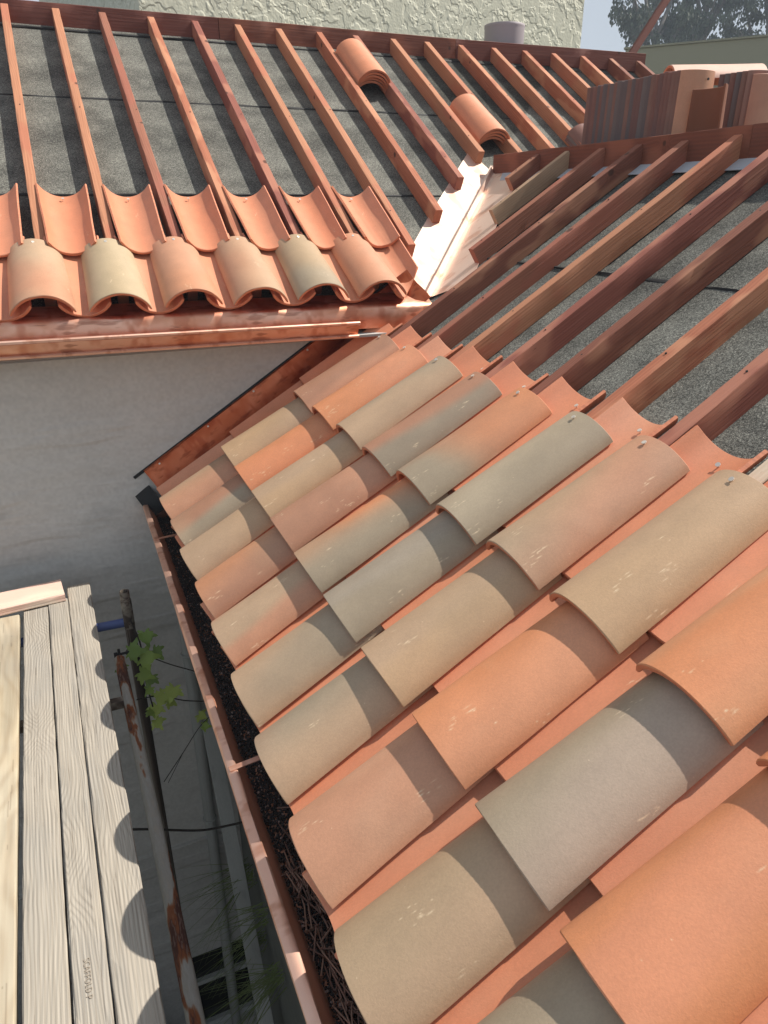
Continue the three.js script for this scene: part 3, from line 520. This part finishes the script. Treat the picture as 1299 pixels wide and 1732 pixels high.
const plankB = tex(256, 512, (u, v) => { const x = u + (fbm(u * 1.5, v * 3, 4, 3, 0, 3) - 0.5) * 0.3; const n = 0.6 * (0.5 + 0.5 * Math.sin(x * 188)) + 0.4 * fbm(u * 90, v * 8, 6, 2, 90, 8); return [n * 255, n * 255, n * 255]; }, { srgb: false });
const W1 = [[180, 171, 156], [98, 90, 80], [158, 153, 144]], W0 = [[194, 180, 152], [146, 122, 92], [180, 172, 156]];
const pm = [plankTex(401, W0, { rings: 12, wave: 0.7 }), plankTex(402, W1, { rings: 26, wave: 0.14 }), plankTex(403, W1, { rings: 22, wave: 0.2 }), plankTex(404, W1, { rings: 24, wave: 0.2 })].map(m => mat({ map: m, bumpMap: plankB, bumpScale: 0.0012, roughness: 0.88 }));
const SR = 0.0235;
const plankM = (x, y, z) => new THREE.Matrix4().compose(V(x, y + CY, z), new THREE.Quaternion().setFromEuler(new THREE.Euler(0, SR, 0)), V(1, 1, 1));
const planks = [[-0.532, 0.275, 2.95, -0.30, 'wide yellowish scaffold plank at the left edge, with swirling grain'], [-0.324, 0.107, 3.10, -0.1, 'grey scaffold plank with wavy grain next to the wide yellowish plank'], [-0.2225, 0.086, 3.2, -0.14, 'narrowest scaffold plank, between two wider grey planks'], [-0.1205, 0.107, 3.56, 0.0, 'outermost scaffold plank with tile shaped shadows along its edge']];
planks.forEach(([x, w, len, e, label], k) => {
  // x is the centre at z = -2; the plank runs from z = 1 back to the wall
  const z1 = 0.9, L = [4.12, 4.24, 4.18, 4.305][k];
  solo('scaffold_plank', timberGeo(L, w * 0.956, 0.040, { uvL: 2.6, uvW: w * 2.7, wob: 0.0014, bow: 0.002, ch: 0.004, seg: 0.05 }), pm[k], plankM((x + (z1 + 2) * SR) * 0.956, -1.72 + [-0.004, -0.002, 0.003, 0][k], z1), label, 'plank', 'scaffold planks');
});
for (let k = 0; k < 2; k++) solo('scaffold_plank', timberGeo(4.3, 0.2, 0.04), pm[1 + k % 3], plankM((-0.785 - k * 0.21 + 2.9 * SR) * 0.956, -1.722, 0.9), ['grey scaffold plank left of the wide yellowish plank', 'second scaffold plank left of the wide yellowish plank', 'third scaffold plank left of the wide yellowish plank', 'fourth scaffold plank left of the wide yellowish plank'][k], 'plank', 'scaffold planks');
{
  const font = await new FontLoader().loadAsync('fonts/droid/droid_sans_regular.typeface.json');
  const g = new TextGeometry('SCAFFOLD P', { font, size: 0.0145, depth: 0.0004, curveSegments: 3 }), pl = scene.getObjectByName('scaffold_plank_002');
  part(pl, 'stamp', g, mat({ color: 0x9a8e7e, roughness: 0.9 }), new THREE.Matrix4().makeBasis(V(SR, 0, 1).normalize(), V(1, 0, -SR).normalize(), V(0, 1, 0)).setPosition(-0.212, -1.7164 + CY, -1.375));
}
// loose offcut on the planks
{
  const t = mat({ map: woodTex([236, 220, 200], [204, 172, 146], { s: 61, patch: [232, 188, 170], contrast: 0.35, knots: 1 }), bumpMap: woodBump, bumpScale: 0.002, roughness: 0.85 });
  solo('timber_offcut', timberGeo(0.62, 0.165, 0.04, { ch: 0.005, wob: 0.0016 }), t, new THREE.Matrix4().compose(V(-0.217, -1.676 + CY, -3.33), new THREE.Quaternion().setFromEuler(new THREE.Euler(0, Math.PI / 2 + 0.10, 0)), V(1, 1, 1)), 'pale pinkish timber offcut lying across the ends of the scaffold planks', 'timber');
}
// tubes
function tube(pts, r, n = 40, rad = 14) { return new THREE.TubeGeometry(new THREE.CatmullRomCurve3(pts.map(p => V(p[0], p[1] + CY, p[2]))), n, r, rad, false); }
const rustT = tex(1024, 256, (v, u) => {
  const a = fbm(u * 4, v * 22, 301, 4, 4, 22) + 0.18 * Math.sin(v * 19) + (v > 0.62 ? 0.06 : -0.08), b = fbm(u * 30, v * 120, 302, 3, 30, 120);
  let c = mix([196, 194, 186], [170, 164, 150], b); c = mix(c, [150, 86, 46], ss(0.52, 0.60, a)); c = mix(c, [88, 48, 34], ss(0.60, 0.72, a + (b - 0.5) * 0.3)); if (b > 0.66) c = mix(c, [206, 196, 178], 0.35); return c;
});
const rust = mat({ map: rustT, bumpMap: rep(grainT, 2, 8), bumpScale: 0.0015, roughness: 0.7, metalness: 0.0 });
const steelT = tex(128, 512, (u, v) => { const a = fbm(u * 5, v * 30, 311, 4, 5, 30); let c = mix([120, 112, 100], [66, 54, 46], ss(0.4, 0.65, a)); return mix(c, [150, 144, 132], ss(0.62, 0.75, fbm(u * 9, v * 50, 312, 3, 9, 50)) * 0.6); });
const steel = mat({ map: steelT, roughness: 0.7, metalness: 0.2 });
{
  const p = thing('scaffold_ledger', 'white painted scaffold tube with rusted stretches running along the plank edge', 'scaffold tube', [0, 4.0, -1.9]);
  part(p, 'tube', tube([[-0.022, -1.85, -2.87], [0.003, -1.85, -1.91], [0.018, -1.85, -1.2], [0.05, -1.85, 0.6]], 0.0225, 60, 18), rust);
  const v = thing('scaffold_post', 'dark upright scaffold post with an open top at the end of the planks', 'scaffold tube', [0.045, 0, -3.02]);
  const post = new THREE.LatheGeometry([[0.0165, 0], [0.0165, 4.40], [0.021, 4.40], [0.021, 4.36], [0.0235, 4.355], [0.0235, 4.22], [0.0225, 4.21], [0.0225, 0]].map(q => new THREE.Vector2(q[0], q[1])), 20);
  part(v, 'tube', post, steel, wm(0.045, -6, -3.02));
  const c = part(v, 'clamp', new THREE.TorusGeometry(0.030, 0.009, 8, 20).rotateX(Math.PI / 2), steel, wm(0.045, -1.92, -3.02));
  part(c, 'bolt', mergeGeometries([new THREE.CylinderGeometry(0.006, 0.006, 0.07, 8).rotateZ(Math.PI / 2), new THREE.CylinderGeometry(0.012, 0.012, 0.016, 6).rotateZ(Math.PI / 2).translate(-0.035, 0, 0), new THREE.BoxGeometry(0.012, 0.05, 0.014).translate(-0.02, 0.0, 0)]), black, wm(0.0, -1.90, -2.99));
  solo('scaffold_tube', tube([[-0.9, -1.80, -3.10], [-0.4, -1.80, -3.10], [0.03, -1.80, -3.09]], 0.021, 20, 16), mat({ color: 0x4a5c92, roughness: 0.45 }), null, 'blue painted scaffold tube poking out from under the planks', 'scaffold tube');
  const br = timberGeo(0.9, 0.035, 0.035); solo('scaffold_bearer', br, steel, new THREE.Matrix4().compose(V(-0.03, -1.77 + CY, -2.47), new THREE.Quaternion().setFromEuler(new THREE.Euler(0, Math.PI / 2, 0)), V(1, 1, 1)), 'rusty crosswise scaffold bearer under the plank ends', 'scaffold bearer');
  const br2 = timberGeo(0.9, 0.05, 0.05); solo('scaffold_bearer', br2, steel, new THREE.Matrix4().compose(V(0.05, -1.765 + CY, 0.4), new THREE.Quaternion().setFromEuler(new THREE.Euler(0, Math.PI / 2, 0)), V(1, 1, 1)), 'scaffold bearer below the camera end of the planks', 'scaffold bearer');
  solo('scaffold_post', post.clone().scale(1, 0.93, 1), steel, wm(0.06, -6, 0.55), 'scaffold post at the camera end of the planks', 'scaffold tube');
}

// ---------------------------------------------------------------- alley between scaffold and gutter
const greyPaint = mat({ map: rep(wallC, 1, 1), color: 0xd8dcdc, roughness: 0.6 });
{
  const d = thing('downpipe', 'grey painted downpipe on the shaded wall', 'downpipe', [0.33, 0, -3.55]);
  part(d, 'pipe', tube([[0.335, -1.58, -3.552], [0.335, -3.0, -3.552], [0.335, -5.0, -3.552], [0.335, -6, -3.552]], 0.034, 30, 16), greyPaint);
  for (const y of [-2.35, -3.6]) part(d, 'bracket', new THREE.TorusGeometry(0.038, 0.007, 8, 20).rotateX(Math.PI / 2), greyPaint, wm(0.335, y, -3.552));
  solo('leaning_board', timberGeo(2.9, 0.085, 0.03), greyPaint, (() => { const a = V(0.40, -2.9 + CY, -3.5), b = V(0.42, -4.9 + CY, -2.35), z = a.clone().sub(b).normalize().negate(), x = V(1, 0, 0).addScaledVector(z, -z.x).normalize(), y = z.clone().cross(x); return new THREE.Matrix4().makeBasis(x, y, z).setPosition(b); })(), 'grey board leaning against the house in the dark gap below the gutter', 'board');
  // earth heap at the wall foot
  const g = new THREE.PlaneGeometry(1.7, 1.3, 40, 30); g.rotateX(-Math.PI / 2); const P = g.attributes.position;
  for (let i = 0; i < P.count; i++) { const x = P.getX(i), z = P.getZ(i), e = Math.max(Math.abs(x) / 0.85, Math.abs(z - 0.0) / 0.65); P.setY(i, Math.max(0, 1.5 * (1 - ss(0.15, 1, e)) * (0.75 + 0.5 * fbm(x * 5 + 9, z * 5 + 9, 501, 4))) - 0.02); }
  g.computeVertexNormals(); solo('soil_heap', g, mat({ map: tex(256, 256, (u, v) => { const a = fbm(u * 18, v * 18, 503, 4, 18, 18); return [70 + 90 * a, 52 + 74 * a, 40 + 60 * a]; }), bumpMap: rep(grainT, 1, 1), bumpScale: 0.02, roughness: 1 }), wm(-0.72, -6, -2.9), 'brown earth heap at the foot of the wall under the scaffold', 'soil', null, 'stuff');
  // red bucket low in the gap
  const b = thing('bucket', 'red bucket standing in the dark gap below the gutter', 'bucket', [0.36, 0, -2.55]);
  part(b, 'body', new THREE.LatheGeometry([[0, 0.0], [0.11, 0], [0.14, 0.30], [0.146, 0.30], [0.146, 0.285], [0.135, 0.28], [0.105, 0.01], [0, 0.01]].map(q => new THREE.Vector2(...q)), 28), mat({ color: 0x9a3a22, roughness: 0.5 }), wm(0.36, -6, -2.55));
  part(b, 'handle', new THREE.TorusGeometry(0.14, 0.004, 6, 30, Math.PI), nailM, wm(0.36, -5.70, -2.55, 0.4, 0.6, 0));
}
{
  // the wall that closes the far side of the alley under the scaffold
  const g = new THREE.BoxGeometry(0.15, 3.9, 6.2), U = g.attributes.uv; for (let i = 0; i < U.count; i++) U.setXY(i, U.getX(i) * 6, U.getY(i) * 4);
  solo('boundary_wall', g, frontWall, wm(-2.3, -4.05, -0.45), 'grey boundary wall under the scaffold, closing the alley', 'wall', null, 'thing');
}
// spiky grass clump growing from the near wall
{
  const gs = [];
  const o = V(0.50, -3.75, -3.0);
  for (let i = 0; i < 150; i++) {
    const a = rr(-0.55, 0.75), el = rr(-0.55, 0.35), L = rr(0.2, 0.55), d = V(-Math.cos(a) * Math.cos(el), Math.sin(el), Math.sin(a) * Math.cos(el)), cl = i % 6, st = o.clone().add(V(rr(-0.015, 0.015), [-0.1, 0.05, -0.3, 0.1, -0.2, 0][cl] + rr(-0.05, 0.05), [-0.3, -0.12, 0.05, 0.2, 0.35, 0.5][cl] + rr(-0.05, 0.05)));
    const pos = [], idx = [], n = 5, wd = rr(0.0018, 0.0032), sd = d.clone().cross(V(0.2, 1, 0.3)).normalize();
    for (let k = 0; k <= n; k++) { const t = k / n, q = st.clone().addScaledVector(d, L * t).add(V(0, -0.22 * L * t * t, 0)), w = wd * (1 - t * 0.9); pos.push(q.x + sd.x * w, q.y + sd.y * w + CY, q.z + sd.z * w, q.x - sd.x * w, q.y - sd.y * w + CY, q.z - sd.z * w, q.x, q.y + w * 0.8 + CY, q.z); if (k < n) { const b = k * 3; idx.push(b, b + 3, b + 2, b + 2, b + 3, b + 5, b + 2, b + 5, b + 1, b + 1, b + 5, b + 4, b + 1, b + 4, b, b, b + 4, b + 3); } }
    const g = new THREE.BufferGeometry(); g.setAttribute('position', new THREE.Float32BufferAttribute(pos, 3)); g.setIndex(idx); g.computeVertexNormals(); gs.push(g);
  }
  solo('grass_clump', mergeGeometries(gs), mat({ color: new THREE.Color().setRGB(0.2, 0.26, 0.09), roughness: 0.8 }), null, 'spiky green grass clump growing from the wall below the gutter', 'grass');
}
// vine
{
  const vine = thing('vine', 'leafy green vine climbing the scaffold post beside the dark gap', 'vine', [0.06, 4.1, -3.0]);
  const vm = mat({ color: new THREE.Color().setRGB(0.035, 0.028, 0.022), roughness: 0.9 });
  part(vine, 'stem', tube([[0.05, -1.72, -2.97], [0.075, -1.85, -2.96], [0.07, -2.0, -2.95], [0.085, -2.2, -2.95]], 0.004, 20, 6), vm);
  part(vine, 'stem', tube([[0.08, -1.92, -2.98], [0.19, -2.02, -3.0], [0.32, -2.12, -3.02], [0.42, -2.2, -3.02]], 0.0028, 20, 6), vm);
  part(vine, 'stem', tube([[0.02, -2.14, -2.95], [0.12, -2.17, -2.98], [0.24, -2.25, -3.0], [0.42, -2.31, -3.0]], 0.0032, 20, 6), vm);
  const shape = (() => {                                             // five lobed leaf
    const s = new THREE.Shape(), tips = [[-2.3, 0.55], [-1.2, 0.85], [0, 1], [1.2, 0.85], [2.3, 0.55]], pts = [[0, -0.12]];
    tips.forEach(([a, r], i) => {
      const P = (an, ra) => [Math.sin(an) * ra, Math.cos(an) * ra];
      pts.push(P(a - 0.34, r * 0.62), P(a - 0.22, r * 0.70), P(a - 0.16, r * 0.84), P(a, r), P(a + 0.16, r * 0.84), P(a + 0.22, r * 0.70), P(a + 0.34, r * 0.62)); if (i < 4) pts.push(P(a + 0.58, 0.60));
    });
    s.setFromPoints(pts.map(p => new THREE.Vector2(...p))); return s;
  })();
  const leafGeo = bend => { const g = new THREE.ShapeGeometry(shape); const P = g.attributes.position; for (let i = 0; i < P.count; i++) { const x = P.getX(i), y = P.getY(i); P.setZ(i, -bend * (x * x * 0.9 + y * y * 0.5) + 0.08 * Math.sin(x * 7 + y * 5)); } g.computeVertexNormals(); return g; };
  const lg = [leafGeo(0.25), leafGeo(0.5), leafGeo(0.7)];
  const lm = [[0.19, 0.30, 0.06], [0.30, 0.43, 0.08], [0.45, 0.56, 0.12]].map(c => new THREE.MeshPhysicalMaterial({ color: new THREE.Color().setRGB(...c), roughness: 0.6, side: THREE.DoubleSide, transmission: 0.25, thickness: 0 }));
  const L = [[0.10, -1.80, -2.95, 0.058, 0], [0.03, -1.86, -2.93, 0.06, 0], [0.075, -1.90, -2.92, 0.065, 1], [0.13, -1.90, -2.95, 0.05, 0], [0.06, -1.98, -2.92, 0.055, 1], [0.10, -2.02, -2.93, 0.048, 0], [-0.01, -1.93, -2.94, 0.04, 0], [0.085, -2.08, -2.93, 0.04, 1],
    [0.14, -2.15, -2.95, 0.06, 2], [0.19, -2.13, -2.95, 0.058, 2], [0.10, -2.20, -2.94, 0.05, 2], [0.09, -2.27, -2.93, 0.045, 2], [0.16, -2.18, -2.94, 0.045, 2], [0.07, -2.21, -2.94, 0.035, 1],
    [0.35, -2.18, -3.0, 0.05, 1], [0.345, -2.25, -2.99, 0.04, 0], [0.30, -2.36, -3.0, 0.042, 2], [0.31, -2.42, -2.99, 0.035, 1]];
  L.forEach(([x, y, z, s, c], i) => { const M = new THREE.Matrix4().compose(V(x, y + CY, z), new THREE.Quaternion().setFromEuler(new THREE.Euler(rr(-1.2, -0.3), rr(-0.7, 0.7), rr(1.6, 4.7))), V(s * 1.2, s * 1.2, s * 1.2)); part(vine, 'leaf', lg[i % 3], lm[c], M); });
  solo('dead_branch', tube([[-0.12, -2.55, -2.6], [0.0, -2.62, -2.62], [0.10, -2.68, -2.63], [0.22, -2.74, -2.64], [0.34, -2.75, -2.63], [0.46, -2.73, -2.6]], 0.0055, 40, 7), vm, null, 'thick black bare branch sagging across the dark gap', 'branch');
  const tw = mergeGeometries([tube([[0.08, -2.62, -2.9], [0.19, -2.52, -2.95], [0.30, -2.42, -3.0], [0.38, -2.36, -3.0]], 0.0022, 20, 5), tube([[0.19, -2.52, -2.95], [0.14, -2.60, -2.94], [0.10, -2.66, -2.93]], 0.0016, 10, 5)]);
  solo('twig', tw, vm, null, 'thin forked bare twig in front of the downpipe', 'twig');
}

// ---------------------------------------------------------------- debris in the near gutter
{
  const g = new THREE.IcosahedronGeometry(0.0031, 0), N = 30000, im = new THREE.InstancedMesh(g, mat({ color: 0xffffff, roughness: 0.55 }), N), q = new THREE.Quaternion();
  for (let i = 0; i < N; i++) { const s = rr(0.5, 1.5); q.setFromEuler(new THREE.Euler(rr(0, 6), rr(0, 6), rr(0, 6))); im.setMatrixAt(i, new THREE.Matrix4().compose(V(rr(0.272, 0.40), -1.5195 + CY + Math.pow(rnd(), 2) * 0.012, rr(-3.58, -0.45)), q, V(s, s * 0.7, s))); const l = rnd() > 0.965 ? rr(0.25, 0.5) : rr(0.012, 0.05); im.setColorAt(i, new THREE.Color().setRGB(l * 1.1, l * 0.85, l * 0.75)); }
  im.name = 'roofing_grit'; im.userData = { label: 'dark roofing grit lying in the bottom of the near copper gutter', category: 'grit', kind: 'stuff' }; shadow(im); scene.add(im);
  const ng = mergeGeometries([new THREE.CylinderGeometry(0.0021, 0.0021, 0.072, 7), new THREE.CylinderGeometry(0.0050, 0.0050, 0.0018, 10).translate(0, 0.036, 0), new THREE.ConeGeometry(0.0021, 0.006, 7).rotateX(Math.PI).translate(0, -0.039, 0)]); ng.rotateX(Math.PI / 2);
  const nm = [0x96786a, 0x7a6054, 0xa88a78].map(c => mat({ color: c, metalness: 0.6, roughness: 0.5 }));
  for (let i = 0; i < 130; i++) {
    const z = i < 8 ? rr(-1.42, -1.22) : rr(-1.24, -0.62), near = rnd() < 0.72, a = near ? rr(-0.45, 0.45) + (rnd() < 0.5 ? Math.PI : 0) : rr(0, 6.28), x = rr(0.282, 0.35);
    solo('nail', ng, nm[i % 3], new THREE.Matrix4().compose(V(x, -1.502 + CY + rnd() * 0.014, z), new THREE.Quaternion().setFromEuler(new THREE.Euler(rr(-0.12, 0.12), a, 0)), V(1, 1, 1)), 'loose brown roofing nail lying in the near copper gutter', 'nail', 'loose nails in the gutter');
  }
}

// ---------------------------------------------------------------- background
{
  // cream stucco building behind the far ridge; its face is turned a little towards the sun
  const b = thing('stucco_building', 'cream rough stucco building standing behind the far ridge', 'building', [2.8, 0, -7.2]);
  const g = new THREE.BoxGeometry(4.77, 9, 3); const P = g.attributes.position, U = g.attributes.uv, N = g.attributes.normal; for (let i = 0; i < P.count; i++) U.setXY(i, Math.abs(N.getX(i)) > 0.5 ? P.getZ(i) : P.getX(i), P.getY(i));
  const ry = 0.2, cr = Math.cos(ry), sr = Math.sin(ry);              // left front corner at (0.86, -6.5)
  part(b, 'wall', g, stucco, new THREE.Matrix4().compose(V(0.86 + 2.385 * cr - 1.5 * sr, 7.0, -6.5 - 2.385 * sr - 1.5 * cr), new THREE.Quaternion().setFromEuler(new THREE.Euler(0, ry, 0)), V(1, 1, 1)));
  const v = thing('vent_pipe', 'grey round vent pipe standing behind the far ridge board', 'vent pipe', [3.97, 0.98 + CY, -6.46]);
  part(v, 'pipe', new THREE.LatheGeometry([[0.16, 0], [0.175, 0.02], [0.175, 0.41], [0.178, 0.42], [0.178, 0.44], [0.165, 0.44], [0.165, 0.0]].map(q => new THREE.Vector2(...q)), 40), mat({ color: 0xa49a9c, roughness: 0.6 }), wm(3.97, 0.98, -6.46));
  // leaning timber against the sky
  const a = V(5.12, 1.0 + CY, -6.34), e = V(6.05, 2.12 + CY, -6.5), z = a.clone().sub(e).normalize(), y0 = V(0.0, 0.25, 1), y = y0.addScaledVector(z, -y0.dot(z)).normalize(), x = y.clone().cross(z);
  solo('leaning_timber', timberGeo(1.7, 0.062, 0.05), ridgeM[0], new THREE.Matrix4().makeBasis(x, y, z).setPosition(a), 'reddish timber slanting up against the sky beyond the far ridge', 'timber');
  // neighbour with lap siding
  const n = thing('neighbour_building', 'grey green neighbouring building with lap siding at the upper right', 'building', [11, 0, -11]);
  const dir = V(0.62, 0, 0.785).normalize(), P0 = V(9.45, 0, -11.35), M = new THREE.Matrix4().makeBasis(dir, V(0, 1, 0), V(-0.785, 0, 0.62).normalize()).setPosition(P0);
  const gm = mat({ color: 0x8e8f80, roughness: 0.85, bumpMap: rep(grainT, 2, 2), bumpScale: 0.002 }), gm2 = mat({ color: 0x85867a, roughness: 0.85 });
  const bx = (x0, x1, y0, y1, z0, z1) => new THREE.BoxGeometry(x1 - x0, y1 - y0, z1 - z0).translate((x0 + x1) / 2, (y0 + y1) / 2, (z0 + z1) / 2);
  part(n, 'wall', bx(0, 8, 0, 7.6, -5, 0), gm2, M);
  part(n, 'parapet_board', bx(-0.05, 8.02, 7.85, 8.34, -0.12, 0.05), gm, M); part(n, 'parapet_cap', bx(-0.08, 8.05, 8.343, 8.37, -0.16, 0.075), gm, M);
  for (let k = 0; k < 14; k++) part(n, 'siding_board', bx(0.0, 8, 7.84 - (k + 1) * 0.25, 7.84 - k * 0.25 - 0.022, 0.003, 0.03), k % 3 ? gm : gm2, M.clone().multiply(new THREE.Matrix4().makeTranslation(0, 0, 0)).multiply(new THREE.Matrix4().makeTranslation(0, 0, 0.012 * 0)));
}
// eucalyptus trees on the skyline
function eucalyptus(x, z, base, H, W, s, label) {
  seed = s; const t = thing('eucalyptus_tree', label, 'tree', [x, 0, z], 'trees on the skyline');
  const bark = mat({ color: new THREE.Color().setRGB(0.16, 0.14, 0.12), roughness: 0.9 }), limbs = [], clumps = [];
  const limb = (p, q, r0, r1) => { const g = new THREE.CylinderGeometry(r1, r0, p.distanceTo(q), 7, 1); g.translate(0, p.distanceTo(q) / 2, 0); g.applyQuaternion(new THREE.Quaternion().setFromUnitVectors(V(0, 1, 0), q.clone().sub(p).normalize())); g.translate(p.x, p.y, p.z); limbs.push(g); };
  const top = V(x, base + H * 0.55, z); limb(V(x, 0, z), top, 0.32, 0.2);
  for (let i = 0; i < 15; i++) {
    const a = rr(0, 6.283), h = rr(0.22, 0.62), st = V(x, base + H * h, z), en = V(x + Math.cos(a) * W * rr(0.3, 0.95), base + H * clamp(h + rr(0.1, 0.42), 0, 1), z + Math.sin(a) * W * rr(0.3, 0.9)), md = st.clone().lerp(en, 0.5).add(V(0, -0.2, 0));
    limb(st, md, 0.13, 0.09); limb(md, en, 0.09, 0.03);
    for (let k = 0; k < 5; k++) { const c = md.clone().lerp(en, rr(0.2, 1.1)).add(V(rr(-1, 1), rr(-0.6, 0.7), rr(-1, 1)).multiplyScalar(W * 0.2)); limb(md.clone().lerp(en, 0.6), c, 0.035, 0.015); clumps.push([c, W * rr(0.10, 0.2)]); }
  }
  const pos = [], col = [];
  for (const [c, r] of clumps) for (let k = 0; k < 230; k++) {
    const d = V(rr(-1, 1), rr(-1, 1), rr(-1, 1)); if (d.length() > 1) { continue; } const p = c.clone().addScaledVector(d, r).add(V(0, -0.25 * r * rnd(), 0));
    const l = rr(0.13, 0.26), w = l * 0.3, ax = V(rr(-0.5, 0.5), -1, rr(-0.5, 0.5)).normalize(), sd = ax.clone().cross(V(rr(-1, 1), rr(-0.3, 0.3), rr(-1, 1))).normalize(), m = p.clone().addScaledVector(ax, l * 0.45), e = p.clone().addScaledVector(ax, l);
    const a1 = m.clone().addScaledVector(sd, w), a2 = m.clone().addScaledVector(sd, -w); pos.push(p.x, p.y, p.z, a1.x, a1.y, a1.z, a2.x, a2.y, a2.z, a1.x, a1.y, a1.z, e.x, e.y, e.z, a2.x, a2.y, a2.z);
    const g = rr(0.7, 1.3), cc = [0.075 * g, 0.095 * g, 0.055 * g]; for (let q = 0; q < 6; q++) col.push(...cc);
  }
  const g = new THREE.BufferGeometry(); g.setAttribute('position', new THREE.Float32BufferAttribute(pos, 3)); g.setAttribute('color', new THREE.Float32BufferAttribute(col, 3)); g.computeVertexNormals();
  part(t, 'trunk', mergeGeometries(limbs), bark); part(t, 'crown', g, mat({ vertexColors: true, roughness: 0.7 }));
}
eucalyptus(32.2, -36.5, 8.5, 10, 3.0, 901, 'leftmost eucalyptus on the skyline, its thin branches against the sky');
eucalyptus(35.6, -36.8, 8.5, 12, 3.2, 902, 'tall eucalyptus just right of the leftmost one on the skyline');
eucalyptus(38.4, -34.5, 9, 12, 3.2, 903, 'eucalyptus second from the right on the skyline above the grey parapet');
eucalyptus(41.0, -32.5, 9, 12, 3.4, 904, 'rightmost eucalyptus on the skyline above the grey parapet');
eucalyptus(29.6, -37.4, 6.6, 5.2, 2.4, 905, 'low dark eucalyptus just above the left end of the parapet');
scene.fog = new THREE.FogExp2(0xc4d0dc, 0.003);

renderer.render(scene, camera);
